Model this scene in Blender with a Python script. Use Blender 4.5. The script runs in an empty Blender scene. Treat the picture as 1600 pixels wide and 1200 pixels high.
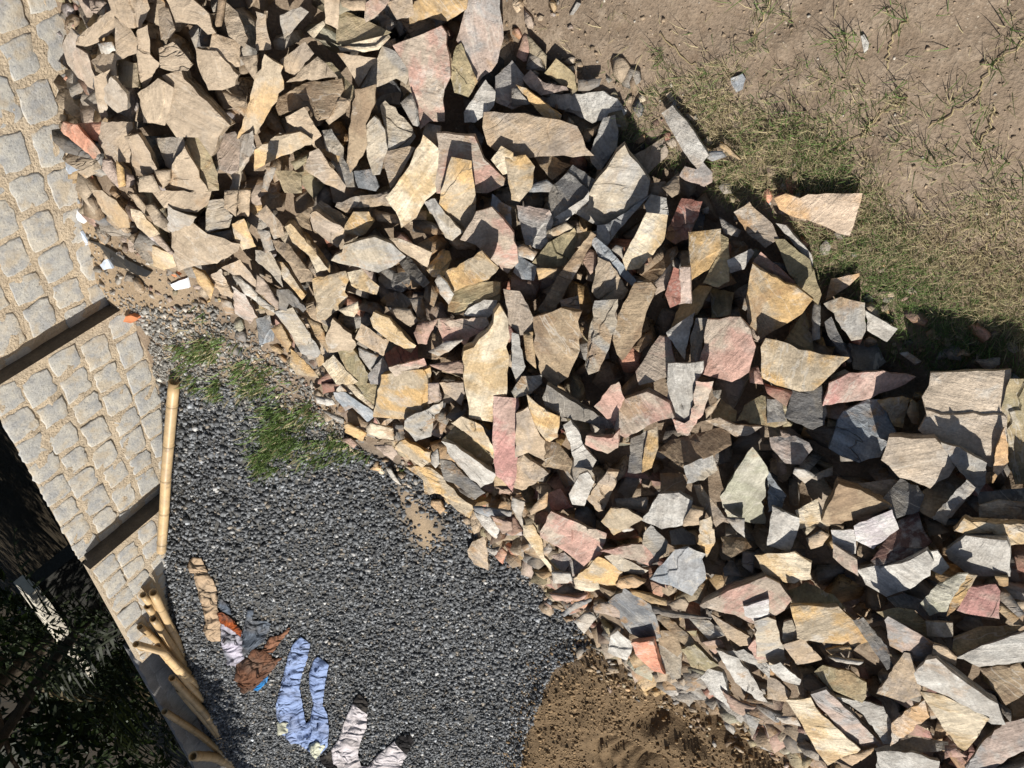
import bpy, bmesh, math, random
import numpy as np
from mathutils import Vector, Matrix
from mathutils.geometry import delaunay_2d_cdt

random.seed(11)
np.random.seed(11)
rad = math.radians
SC = bpy.context.scene
COL = SC.collection

# ------------------------------------------------------------------ camera
# The phone was held tipped over: "up" of the place points to the lower left
# corner of the picture.  World: x right, y away, z up, metres.
PITCH = rad(39.0)
CP, SP = math.cos(PITCH), math.sin(PITCH)
FPX = 1200.0
CAM = Vector((0, 0, 1.65))
UPX, UPY = -0.667, 0.745
R_ = Vector((1, 0, 0)); U_ = Vector((0, SP, CP)); F_ = Vector((0, CP, -SP))
xc = UPX * U_ - UPY * R_
yc = -UPX * R_ - UPY * U_
xc.normalize(); yc.normalize()
cam_d = bpy.data.cameras.new('camera')
cam_d.sensor_width = 36.0
cam_d.lens = 36.0 * FPX / 1600.0
cam_d.clip_start = 0.05; cam_d.clip_end = 500
cam = bpy.data.objects.new('camera', cam_d); COL.objects.link(cam)
M = Matrix((xc, yc, -F_)).transposed().to_4x4(); M.translation = CAM
cam.matrix_world = M
SC.camera = cam

# ------------------------------------------------------------------ light
SUN = Vector((-0.640, 0.150, 0.75)).normalized()          # towards the sun
elev = math.asin(SUN.z); az = math.atan2(SUN.x, SUN.y)
world = bpy.data.worlds.new('World'); SC.world = world
world.use_nodes = True
wn = world.node_tree
sky = wn.nodes.new('ShaderNodeTexSky'); sky.sky_type = 'NISHITA'
sky.sun_disc = False; sky.sun_elevation = elev; sky.sun_rotation = az
sky.air_density = 1.0; sky.dust_density = 1.5
bg = wn.nodes['Background']; bg.inputs[1].default_value = 0.056
wn.links.new(sky.outputs[0], bg.inputs[0])
sd = bpy.data.lights.new('sun', 'SUN'); sd.energy = 4.9; sd.angle = rad(0.5); sd.color = (1.0, 0.965, 0.91)
sun = bpy.data.objects.new('sun', sd); COL.objects.link(sun)
sun.rotation_euler = SUN.to_track_quat('Z', 'Y').to_euler()
SC.view_settings.view_transform = 'Standard'; SC.view_settings.look = 'None'
SC.view_settings.gamma = 1.0; SC.view_settings.exposure = 0.28
SC.view_settings.use_curve_mapping = False
SC.cycles.max_bounces = 6

# ------------------------------------------------------------------ helpers
def ray(px, py):
    dx, dy = px - 800.0, py - 600.0
    r = -UPY * dx + UPX * dy
    up = UPX * dx + UPY * dy
    return np.array((r, FPX * CP + up * SP, -FPX * SP + up * CP)) / FPX

TILE = {ch: ((i % 4) * 400, (i // 4) * 300) for i, ch in enumerate('abcdefghijklmnop')}
def tpx(tile, x, y):
    if tile == 'z': return (float(x), float(y))
    ox, oy = TILE[tile]
    return (ox + x / 4.0, oy + y / 4.0)
def tpts(tile, s):
    return [tpx(tile, *map(float, p.split(','))) for p in s.split()]

# value noise, vectorised
_perm = np.random.RandomState(5).rand(256, 256)
def vnoise(x, y):
    xi = np.floor(x).astype(int); yi = np.floor(y).astype(int)
    fx = x - xi; fy = y - yi
    fx = fx * fx * (3 - 2 * fx); fy = fy * fy * (3 - 2 * fy)
    g = lambda a, b: _perm[a & 255, b & 255]
    return (g(xi, yi) * (1 - fx) + g(xi + 1, yi) * fx) * (1 - fy) + (g(xi, yi + 1) * (1 - fx) + g(xi + 1, yi + 1) * fx) * fy
def fbm(x, y, s, o=4):
    v = 0; a = .5
    for k in range(o):
        v = v + a * (vnoise(x * s + 17.3 * k, y * s - 9.1 * k) - .5); s *= 2.03; a *= .5
    return v
def sstep(a, b, x):
    t = np.clip((x - a) / (b - a), 0, 1); return t * t * (3 - 2 * t)

# ------------------------------------------------------------------ terrain shape
WALL0 = np.array((0.9, 3.6)); WT = np.array((-0.36, 0.933)); WN = np.array((-0.933, -0.36))
def wall_d(x, y): return WN[0] * (x - WALL0[0]) + WN[1] * (y - WALL0[1])
def wall_s(x, y): return WT[0] * (x - WALL0[0]) + WT[1] * (y - WALL0[1])
def base_g(x, y):
    x = np.asarray(x, float); y = np.asarray(y, float)
    pl = -.554 + .34 * x + .219 * y
    k = .07
    g = .5 * (pl + np.sqrt(pl * pl + k * k)) - .02
    dw = wall_d(x, y)
    g = g + .17 * np.clip(y - 4.1, 0, 1.9) * sstep(.1, 1.0, dw) * sstep(-2.6, -1.0, x) 
    sw = wall_s(x, y)
    need = np.interp(sw, (-3, -1.92, -1.62, -1.45, -1.1, -.95, -.9, -.6, -.45, -.26, -.05, .37, .55, .95, 1.3, 1.9, 2.7), (.28, .33, .405, .45, .475, .46, .425, .405, .415, .46, .515, .67, .71, .775, .80, .80, .83))
    g = g + np.clip(need - g, -.3, .45) * sstep(.75, .08, dw) * sstep(3.6, 2.6, sw) * sstep(-2.6, -1.9, sw)
    g = np.where(y > 6.5, g * sstep(9.5, 6.5, y), g)
    # the ground behind the wall lies lower
    g = g * sstep(-.75, -.15, dw) - .15 * sstep(-.15, -1.2, dw)
    g = np.minimum(g, .95)
    return g

def seg_dist(x, y, poly):
    d = np.full(np.shape(x), 1e9); inside = np.zeros(np.shape(x), bool)
    n = len(poly)
    for i in range(n):
        x0, y0 = poly[i]; x1, y1 = poly[(i + 1) % n]
        ex, ey = x1 - x0, y1 - y0
        t = np.clip(((x - x0) * ex + (y - y0) * ey) / (ex * ex + ey * ey + 1e-12), 0, 1)
        d = np.minimum(d, np.hypot(x - x0 - t * ex, y - y0 - t * ey))
        c = ((y0 > y) != (y1 > y)) & (x < ex * (y - y0) / (ey if abs(ey) > 1e-12 else 1e-12) + x0)
        inside ^= c
    return np.where(inside, d, -d)

def march(px, py, surf, far=14.0):
    d = ray(px, py)
    t = np.concatenate((np.linspace(.3, 3.5, 500), np.linspace(3.52, far, 500)))
    X = d[0] * t; Y = d[1] * t; Z = CAM.z + d[2] * t
    below = Z < surf(X, Y)
    if not below.any():
        return None
    i = int(np.argmax(below)); a = t[max(i - 1, 0)]; b = t[i]
    for _ in range(14):
        m = .5 * (a + b)
        if CAM.z + d[2] * m < surf(np.array([d[0] * m]), np.array([d[1] * m]))[0]: b = m
        else: a = m
    return np.array((d[0] * b, d[1] * b, CAM.z + d[2] * b))
def gpoly(pts):
    out = []
    for p in pts:
        h = march(p[0], p[1], base_g)
        if h is not None: out.append((h[0], h[1]))
    return out

PILE = gpoly([(740, -300), (785, 0), (850, 80), (975, 190), (1095, 262), (1205, 325), (1335, 455), (1420, 555), (1600, 575), (2000, 660),
              (2000, 1500), (1450, 1340), (1290, 1215), (1130, 1118), (955, 1028), (870, 932), (760, 832), (640, 727), (500, 642),
              (400, 507), (260, 427), (145, 345), (98, 200), (98, 100), (110, -60), (120, -420)])
def pile_h(x, y):
    d = seg_dist(x, y, PILE)
    t = np.clip(d / .75, 0, 1)
    return .33 * t * (2 - t) * (1 + .25 * fbm(x, y, 1.7, 2)) + np.where(d > 0, .03 * np.clip(d / .15, 0, 1), 0)
def surf_s(x, y): return base_g(x, y) + pile_h(np.asarray(x, float), np.asarray(y, float))

# ------------------------------------------------------------------ materials
def new_mat(name, rough=.85, spec=.3):
    m = bpy.data.materials.new(name); m.use_nodes = True
    nt = m.node_tree; b = nt.nodes['Principled BSDF']
    b.inputs['Roughness'].default_value = rough
    b.inputs['Specular IOR Level'].default_value = spec
    return m, nt, b
class NT:
    def __init__(s, nt): s.t = nt
    def n(s, typ, **kw):
        nd = s.t.nodes.new(typ)
        for k, v in kw.items(): setattr(nd, k, v)
        return nd
    def link(s, a, b): s.t.links.new(a, b)
    def val(s, sock, v):
        if isinstance(v, bpy.types.NodeSocket): s.link(v, sock)
        else: sock.default_value = v
    def noise(s, vec, scale, detail=5, rough=.55, dist=0):
        nd = s.n('ShaderNodeTexNoise'); s.link(vec, nd.inputs['Vector'])
        nd.inputs['Scale'].default_value = scale; nd.inputs['Detail'].default_value = detail
        nd.inputs['Roughness'].default_value = rough; nd.inputs['Distortion'].default_value = dist
        return nd.outputs['Fac']
    def ramp(s, fac, a, b, va=0.0, vb=1.0):
        nd = s.n('ShaderNodeMapRange'); nd.clamp = True
        s.link(fac, nd.inputs[0]); nd.inputs[1].default_value = a; nd.inputs[2].default_value = b
        nd.inputs[3].default_value = va; nd.inputs[4].default_value = vb
        return nd.outputs[0]
    def mix(s, fac, a, b, mode='MIX'):
        nd = s.n('ShaderNodeMix', data_type='RGBA', blend_type=mode)
        s.val(nd.inputs[0], fac); s.val(nd.inputs[6], a); s.val(nd.inputs[7], b)
        return nd.outputs[2]
    def math(s, op, a, b=0.0):
        nd = s.n('ShaderNodeMath', operation=op); s.val(nd.inputs[0], a); s.val(nd.inputs[1], b)
        return nd.outputs[0]
    def vmath(s, op, a, b):
        nd = s.n('ShaderNodeVectorMath', operation=op); s.val(nd.inputs[0], a); s.val(nd.inputs[1], b)
        return nd.outputs[0]
    def bump(s, h, strength, dist, prev=None):
        nd = s.n('ShaderNodeBump'); s.link(h, nd.inputs['Height'])
        nd.inputs['Strength'].default_value = strength; nd.inputs['Distance'].default_value = dist
        if prev is not None: s.link(prev, nd.inputs['Normal'])
        return nd.outputs[0]
def rgba(c): return (c[0], c[1], c[2], 1.0)
def grey4(v, N): 
    nd = N.n('ShaderNodeCombineColor'); 
    for i in range(3): N.link(v, nd.inputs[i])
    return nd.outputs[0]

def stone_material(name, per_object):
    m, nt, b = new_mat(name, .82, .25); N = NT(nt)
    tc = N.n('ShaderNodeTexCoord')
    if per_object:
        oi = N.n('ShaderNodeObjectInfo')
        c1 = oi.outputs['Color']
        a2 = N.n('ShaderNodeAttribute', attribute_type='OBJECT', attribute_name='tint'); c2 = a2.outputs['Color']
        a3 = N.n('ShaderNodeAttribute', attribute_type='OBJECT', attribute_name='dust'); dust = a3.outputs['Fac']
        off = N.n('ShaderNodeVectorMath', operation='SCALE'); off.inputs[0].default_value = (13.7, 7.1, 19.3)
        N.link(oi.outputs['Random'], off.inputs[3])
        vec = N.vmath('ADD', tc.outputs['Object'], off.outputs[0]); rnd = oi.outputs['Random']
    else:
        a = N.n('ShaderNodeAttribute', attribute_name='col'); c1 = a.outputs['Color']
        c2 = N.mix(.5, c1, (.33, .27, .2, 1)); dust = .3
        vec = tc.outputs['Object']; rnd = .4
    rot = N.n('ShaderNodeVectorRotate', rotation_type='Z_AXIS'); N.link(vec, rot.inputs['Vector'])
    N.val(rot.inputs['Angle'], N.math('MULTIPLY', rnd, 37.0)); rv = rot.outputs[0]
    patch = N.ramp(N.noise(vec, 7.5, 7, .64, .5), .45, .55)
    col = N.mix(patch, c1, c2)
    col = N.mix(1.0, col, grey4(N.ramp(N.noise(N.vmath('ADD', vec, (1, 7, 2)), 19, 6, .62, .3), .3, .7, .70, 1.34), N), 'MULTIPLY')
    # rust stain and pale bloom, with outlines of their own
    rust = N.math('MULTIPLY', N.ramp(N.noise(N.vmath('ADD', vec, (5, 3, 1)), 9, 7, .65, .5),   .555, .63), N.ramp(N.math('FRACT', N.math('MULTIPLY', rnd, 7.31)), .25, 1.0, .0, .8))
    col = N.mix(rust, col, (.36, .205, .085, 1))
    pale = N.math('MULTIPLY', N.ramp(N.noise(N.vmath('ADD', vec, (9, 2, 4)), 13, 7, .68, .5), .56, .64), N.ramp(N.math('FRACT', N.math('MULTIPLY', rnd, 17.7)), .1, 1.0, .1, .75))
    col = N.mix(pale, col, (.56, .53, .47, 1))
    # the layers of the schist: streaks along the cleavage, seen on the sides
    st = N.n('ShaderNodeMapping'); st.inputs['Scale'].default_value = (5, 5, 130); N.link(vec, st.inputs[0])
    strat = N.noise(st.outputs[0], 1.0, 4, .6)
    sx = N.n('ShaderNodeSeparateXYZ'); N.link(tc.outputs['Normal'], sx.inputs[0])
    side = N.ramp(N.math('ABSOLUTE', sx.outputs[2]), .75, .45)
    if not per_object: side = N.math('MULTIPLY', side, 0.5)
    smul = N.math('ADD', N.math('MULTIPLY', N.ramp(strat, .35, .62, -.55, .2), side), 1.0)
    col = N.mix(1.0, col, grey4(smul, N), 'MULTIPLY')
    # fibrous streaks across the face
    sm = N.n('ShaderNodeMapping'); sm.inputs['Scale'].default_value = (6, 60, 30); N.link(rv, sm.inputs[0])
    streak = N.noise(sm.outputs[0], 1.0, 6, .7, .5)
    col = N.mix(1.0, col, grey4(N.math('ADD', 1.0, N.math('MULTIPLY', N.ramp(streak, .3, .7, -.42, .34), N.ramp(N.math('FRACT', N.math('MULTIPLY', rnd, 29.3)), 0, 1, .25, 1.0))), N), 'MULTIPLY')
    grain = N.noise(vec, 170, 3, .6)
    col = N.mix(1.0, col, grey4(N.ramp(grain, .3, .7, .80, 1.24), N), 'MULTIPLY')
    # veins and cracks: long lines, few to a stone
    vm = N.n('ShaderNodeMapping'); vm.inputs['Scale'].default_value = (2.0, 7.5, 7.5); N.link(rv, vm.inputs[0])
    vn = N.noise(vm.outputs[0], 1.0, 4, .55, .2)
    ridge = N.math('ABSOLUTE', N.math('SUBTRACT', vn, .5))
    crack = N.math('MULTIPLY', N.ramp(ridge, .0075, .001), N.ramp(N.noise(vec, 5, 2), .5, .56))
    if per_object: crack = N.math('MULTIPLY', crack, N.ramp(rnd, .42, .36))
    col = N.mix(N.math('MULTIPLY', crack, .5), col, (.09, .07, .05, 1))
    if per_object:
        vein = N.math('MULTIPLY', N.ramp(ridge, .006, .002), N.ramp(rnd, .6, .68))
        col = N.mix(N.math('MULTIPLY', vein, .45), col, (.62, .58, .5, 1))
    # settled dust on faces that look up
    g = N.n('ShaderNodeNewGeometry'); gs = N.n('ShaderNodeSeparateXYZ'); N.link(g.outputs['Normal'], gs.inputs[0])
    up = N.ramp(gs.outputs[2], .3, .85)
    dn = N.ramp(N.noise(vec, 9, 6, .7), .25, .62, .35, 1.0)
    df = N.math('MULTIPLY', N.math('MULTIPLY', up, dn), dust)
    col = N.mix(df, col, (.50, .395, .285, 1))
    N.link(col, b.inputs['Base Color'])
    h = N.math('ADD', N.math('MULTIPLY', N.noise(vec, 38, 9, .7), 1.0), N.math('MULTIPLY', streak, .6))
    h = N.math('ADD', h, N.math('MULTIPLY', N.math('MULTIPLY', strat, side), 1.2))
    h = N.math('SUBTRACT', h, N.math('MULTIPLY', crack, .5))
    bp = N.bump(h, .9, .011)
    N.link(bp, b.inputs['Normal'])
    return m
MAT_STONE = stone_material('schist', True)
MAT_RUBBLE = stone_material('schist_rubble', False)

def plain_mat(name, c, rough=.85, var=.25, scale=20, bump=.3, bdist=.004, spec=.3, c2=None):
    m, nt, b = new_mat(name, rough, spec); N = NT(nt)
    tc = N.n('ShaderNodeTexCoord')
    f = N.noise(tc.outputs['Object'], scale, 6, .62)
    if c2 is None: c2 = tuple(v * (1 - var) for v in c)
    col = N.mix(N.ramp(f, .35, .65), rgba(c), rgba(c2))
    fine = N.noise(tc.outputs['Object'], scale * 9, 3, .6)
    col = N.mix(1.0, col, grey4(N.ramp(fine, .3, .7, 1 - var * .6, 1 + var * .5), N), 'MULTIPLY')
    N.link(col, b.inputs['Base Color'])
    N.link(N.bump(N.math('ADD', f, N.math('MULTIPLY', fine, .4)), bump, bdist), b.inputs['Normal'])
    return m
def vcol_mat(name, rough=.8, spec=.3, trans=0, bumpscale=0):
    m, nt, b = new_mat(name, rough, spec); N = NT(nt)
    a = N.n('ShaderNodeAttribute', attribute_name='col')
    tc = N.n('ShaderNodeTexCoord')
    col = a.outputs['Color']
    if bumpscale:
        f = N.noise(tc.outputs['Object'], bumpscale, 4, .6)
        col = N.mix(1.0, col, grey4(N.ramp(f, .3, .7, .75, 1.25), N), 'MULTIPLY')
        N.link(N.bump(f, .5, .004), b.inputs['Normal'])
    N.link(col, b.inputs['Base Color'])
    if trans:
        tr = N.n('ShaderNodeBsdfTranslucent'); N.link(col, tr.inputs[0])
        mx = N.n('ShaderNodeMixShader'); mx.inputs[0].default_value = trans
        N.link(b.outputs[0], mx.inputs[1]); N.link(tr.outputs[0], mx.inputs[2])
        N.link(mx.outputs[0], nt.nodes['Material Output'].inputs[0])
    return m

# ------------------------------------------------------------------ object helpers
def tag(o, label=None, cat=None, group=None, kind=None):
    if label: o['label'] = label
    if cat: o['category'] = cat
    if group: o['group'] = group
    if kind: o['kind'] = kind
    return o
def mesh_np(name, V, F, mat, col=None, smooth=False, parent=None):
    V = np.asarray(V, np.float32); F = np.asarray(F, np.int32); k = F.shape[1]
    me = bpy.data.meshes.new(name)
    me.vertices.add(len(V)); me.vertices.foreach_set('co', V.ravel())
    me.loops.add(F.size); me.loops.foreach_set('vertex_index', F.ravel())
    me.polygons.add(len(F)); me.polygons.foreach_set('loop_start', np.arange(0, F.size, k, dtype=np.int32))
    me.polygons.foreach_set('loop_total', np.full(len(F), k, np.int32))
    me.update(calc_edges=True)
    if col is not None:
        a = me.attributes.new('col', 'FLOAT_COLOR', 'POINT')
        c4 = np.ones((len(V), 4), np.float32); c4[:, :3] = col; a.data.foreach_set('color', c4.ravel())
    if smooth: me.polygons.foreach_set('use_smooth', np.ones(len(F), bool))
    me.materials.append(mat)
    o = bpy.data.objects.new(name, me); COL.objects.link(o)
    if parent is not None: o.parent = parent
    return o
def mesh_py(name, V, F, mat, parent=None, smooth=False):
    me = bpy.data.meshes.new(name); me.from_pydata([tuple(v) for v in V], [], F); me.update()
    if smooth: me.polygons.foreach_set('use_smooth', np.ones(len(me.polygons), bool))
    me.materials.append(mat)
    o = bpy.data.objects.new(name, me); COL.objects.link(o)
    if parent is not None: o.parent = parent
    return o
def empty(name, loc, rz=0):
    o = bpy.data.objects.new(name, None); COL.objects.link(o); o.location = loc; o.rotation_euler = (0, 0, rz)
    o.empty_display_size = .05
    return o
# ================================================================== GROUND
GRAVEL = gpoly([(232, 612), (300, 585), (400, 610), (520, 680), (640, 735), (760, 840), (865, 935), (930, 1000), (870, 1040), (835, 1110), (815, 1260),
                (420, 1330), (352, 1230), (316, 1150), (270, 1000), (240, 870), (228, 700), (222, 640)])
EARTH = gpoly([(850, 1055), (925, 1000), (1000, 1030), (1120, 1100), (1290, 1190), (1500, 1400), (800, 1400), (822, 1110)])
SAND1 = gpoly([(615, 770), (640, 760), (675, 800), (700, 850), (670, 872), (640, 840)])
SAND3 = gpoly([(195, 470), (330, 470), (430, 545), (500, 640), (420, 640), (380, 600), (300, 580), (235, 610)])
SAND2 = gpoly([(95, 90), (140, 90), (140, 330), (270, 420), (330, 480), (300, 520), (200, 500), (140, 470), (110, 330)])
GRASS = gpoly([(1105, 185), (1180, 165), (1260, 175), (1330, 205), (1450, 275), (1620, 320), (1620, 600), (1430, 575), (1340, 470), (1215, 340), (1100, 275), (1040, 215)])

def axis(lo, hi, step, far):
    a = list(np.arange(lo, hi + 1e-6, step)); s = step; v = hi
    while v < far: s *= 1.35; v += s; a.append(v)
    s = step; v = lo; b = []
    while v > -far: s *= 1.35; v -= s; b.append(v)
    return np.array(b[::-1] + a)
gx = axis(-3.0, 2.6, .018, 90.0); gy = axis(-.25, 5.2, .018, 90.0)
X, Y = np.meshgrid(gx, gy)
wob = .06 * fbm(X, Y, 4.0, 3)
def mask(poly, soft=.08): return sstep(-soft, soft, seg_dist(X, Y, poly) + wob * 1.6)
mg = mask(GRAVEL, .07); mearth = mask(EARTH, .10); me_ = np.maximum(mearth, sstep(-.12, -.3, wall_d(X, Y))); ms = np.maximum(mask(SAND1, .07) * .9, mask(SAND2, .08), mask(SAND3, .09) * .75); mgr = mask(GRASS, .12)
inp = seg_dist(X, Y, PILE)
Z = base_g(X, Y)
core = np.clip(pile_h(X, Y) - .115, 0, None)
Z = Z + core
near = np.exp(-np.maximum(np.hypot(X, Y - 2) - 3.5, 0) / 2.0)
soilm = (1 - mg) * (1 - me_)
# trodden soil: soft undulation, clods, a churned band of clods
Z += near * (soilm * (.03 * fbm(X, Y, 3.2, 3) + .02 * fbm(X, Y, 11, 4) + .007 * fbm(X, Y, 45, 2)))
churn = sstep(.35, .0, np.abs((X - .15) * .8 + (Y - .62) * 1.0)) * sstep(.9, .3, np.hypot(X - .05, Y - .7))
cl = np.abs(fbm(X, Y, 20, 3)); Z += near * soilm * (inp < 0) * churn * (.05 * cl - .006)
# dark earth heap with crumbs and tyre prints
lump = np.abs(fbm(X, Y, 16, 4))
Z += mearth * (.06 + .06 * np.clip(lump, 0, .3) + .12 * fbm(X, Y, 3.4, 2) + .05 * fbm(X, Y, 9, 2))
tp = march(1060, 1130, base_g); cx, cy = tp[0], tp[1]
for (qx, qy, ra, rb, dep) in ((1062, 1128, .15, .12, .11), (1035, 1195, .28, .15, .11), (1165, 1142, .2, .09, .09), (1018, 1118, .07, .06, .06)):
    h = march(qx, qy, base_g); q = ((X - h[0]) / ra) ** 2 + ((Y - h[1]) / rb) ** 2
    Z -= mearth * dep * np.exp(-q * q)
h = march(1050, 1230, base_g); rr = np.hypot(X - h[0], (Y - h[1]) * 1.2)
hrut = (float(h[0]), float(h[1]))
def hypot_q(q): return np.hypot(q[:, 0] - hrut[0], (q[:, 1] - hrut[1]) * 1.2)
tread = sstep(.16, .22, rr) * sstep(.52, .44, rr) * sstep(-.2, .1, (h[1] + .1) - Y + .15)
Z += mearth * tread * (.02 * np.sin(rr * 85) - .02)
Z += mg * near * (.012 * fbm(X, Y, 6, 3))
V = np.stack((X.ravel(), Y.ravel(), Z.ravel()), 1)
nx, ny = len(gx), len(gy)
idx = np.arange(nx * ny).reshape(ny, nx)
F = np.stack((idx[:-1, :-1], idx[:-1, 1:], idx[1:, 1:], idx[1:, :-1]), -1).reshape(-1, 4)
zone = np.stack((mg.ravel(), me_.ravel(), ms.ravel()), 1)

gm, nt, b = new_mat('ground_soil', .95, .15); N = NT(nt)
tc = N.n('ShaderNodeTexCoord'); P = tc.outputs['Object']
za = N.n('ShaderNodeAttribute', attribute_name='col'); zs = N.n('ShaderNodeSeparateColor'); N.link(za.outputs['Color'], zs.inputs[0])
n1 = N.noise(P, 2.6, 6, .6); n2 = N.noise(P, 24, 6, .68); n3 = N.noise(P, 150, 3, .6)
soil = N.mix(N.ramp(n1, .35, .65), (.27, .205, .145, 1), (.20, .15, .105, 1))
soil = N.mix(N.ramp(n2, .5, .72), soil, (.335, .265, .195, 1))
soil = N.mix(N.math('MULTIPLY', N.ramp(n2, .42, .28), .6), soil, (.15, .10, .062, 1))
vr = N.n('ShaderNodeTexVoronoi'); vr.inputs['Scale'].default_value = 75; N.link(P, vr.inputs['Vector'])
soil = N.mix(N.math('MULTIPLY', N.ramp(vr.outputs['Distance'], .16, .08), N.ramp(N.noise(P, 9, 3), .5, .62)), soil, (.55, .47, .36, 1))
earth = N.mix(N.ramp(n2, .35, .65), (.13, .086, .047, 1), (.20, .138, .077, 1))
sand = N.mix(N.ramp(n1, .4, .6), (.37, .275, .175, 1), (.30, .225, .15, 1))
grav = N.mix(N.ramp(n2, .4, .6), (.07, .07, .068, 1), (.125, .118, .105, 1))
col = N.mix(zs.outputs[0], soil, grav); col = N.mix(zs.outputs[1], col, earth); col = N.mix(zs.outputs[2], col, sand)
col = N.mix(1.0, col, grey4(N.ramp(n3, .3, .7, .78, 1.2), N), 'MULTIPLY')
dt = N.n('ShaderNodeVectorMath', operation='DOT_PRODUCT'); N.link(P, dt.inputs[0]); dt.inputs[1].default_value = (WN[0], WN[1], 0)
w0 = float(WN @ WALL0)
col = N.mix(N.ramp(dt.outputs['Value'], w0 - .15, w0 - .35), col, N.mix(N.ramp(n2, .4, .6), (.022, .017, .011, 1), (.045, .034, .02, 1)))   # ground behind the wall painted near black for the tree shade
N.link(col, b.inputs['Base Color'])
hh = N.math('ADD', N.math('MULTIPLY', n2, 1.0), N.math('MULTIPLY', n3, .35))
N.link(N.bump(hh, .8, .012), b.inputs['Normal'])
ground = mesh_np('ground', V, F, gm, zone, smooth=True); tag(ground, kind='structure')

# height lookup of the built ground
def ground_z(x, y):
    x = np.atleast_1d(x); y = np.atleast_1d(y)
    i = np.clip(np.searchsorted(gx, x) - 1, 0, nx - 2); j = np.clip(np.searchsorted(gy, y) - 1, 0, ny - 2)
    fx = (x - gx[i]) / (gx[i + 1] - gx[i]); fy = (y - gy[j]) / (gy[j + 1] - gy[j])
    return (Z[j, i] * (1 - fx) + Z[j, i + 1] * fx) * (1 - fy) + (Z[j + 1, i] * (1 - fx) + Z[j + 1, i + 1] * fx) * fy
def gsurf(x, y): return ground_z(x, y).reshape(np.shape(x))

# ================================================================== GRAVEL AND RUBBLE (stuff)
def random_rot(n, flat=0.0):
    q = np.random.randn(n, 4); q[:, 1:3] *= (1 - flat); q /= np.linalg.norm(q, axis=1)[:, None]
    w, x, y, z = q.T
    return np.stack((np.stack((1 - 2 * (y * y + z * z), 2 * (x * y - z * w), 2 * (x * z + y * w)), -1),
                     np.stack((2 * (x * y + z * w), 1 - 2 * (x * x + z * z), 2 * (y * z - x * w)), -1),
                     np.stack((2 * (x * z - y * w), 2 * (y * z + x * w), 1 - 2 * (x * x + y * y)), -1)), 1)
def prism_template(k, seed, taper=.8, jag=.3):
    r = np.random.RandomState(seed)
    a = np.sort(np.arange(k) / k * 2 * np.pi + r.uniform(-.3, .3, k)); rr = r.uniform(1 - jag, 1 + jag, k) * .5
    top = np.stack((np.cos(a) * rr, np.sin(a) * rr, .5 + r.uniform(-.25, .15, k)), 1)
    bot = np.stack((np.cos(a) * rr * taper, np.sin(a) * rr * taper, -.5 + r.uniform(-.1, .25, k)), 1)
    Vt = np.vstack((top, bot)); Ft = []
    for i in range(1, k - 1): Ft += [(0, i, i + 1), (k, k + i + 1, k + i)]
    for i in range(k):
        j = (i + 1) % k; Ft += [(i, i + k, j + k), (i, j + k, j)]
    return Vt, np.array(Ft)
def scatter(name, P, size, thick, cols, mat, flat=.5, tpl=None, rot=None, parent=None):
    n = len(P); tpls = tpl or [prism_template(k, sd) for k, sd in ((4, 1), (5, 2), (5, 3), (6, 4), (4, 5), (6, 6))]
    which = np.random.randint(0, len(tpls), n); R = random_rot(n, flat) if rot is None else rot
    Vs = []; Fs = []; Cs = []; o = 0
    for w, (Vt, Ft) in enumerate(tpls):
        ids = np.where(which == w)[0]
        if len(ids) == 0: continue
        sc = np.stack((size[ids], size[ids] * np.random.uniform(.55, 1, len(ids)), thick[ids]), 1)
        L = Vt[None] * sc[:, None, :]
        Wv = np.einsum('nij,nkj->nki', R[ids], L) + P[ids][:, None, :]
        m = len(Vt); Vs.append(Wv.reshape(-1, 3)); Cs.append(np.repeat(cols[ids], m, 0))
        Fs.append((Ft[None] + (o + np.arange(len(ids)) * m)[:, None, None]).reshape(-1, 3)); o += m * len(ids)
    return mesh_np(name, np.vstack(Vs), np.vstack(Fs), mat, np.vstack(Cs), parent=parent)
def sample_poly(poly, n, grow=0.0, clip=None):
    P = np.array(poly); lo = P.min(0) - grow; hi = P.max(0) + grow
    if clip: lo = np.maximum(lo, clip[0]); hi = np.minimum(hi, clip[1])
    out = []; tot = 0
    while tot < n:
        q = np.random.uniform(lo, hi, (n * 2, 2)); d = seg_dist(q[:, 0], q[:, 1], poly) + .10 * fbm(q[:, 0], q[:, 1], 4, 3)
        q = q[d > -grow]; out.append(q); tot += len(q)
    return np.vstack(out)[:n]

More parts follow.
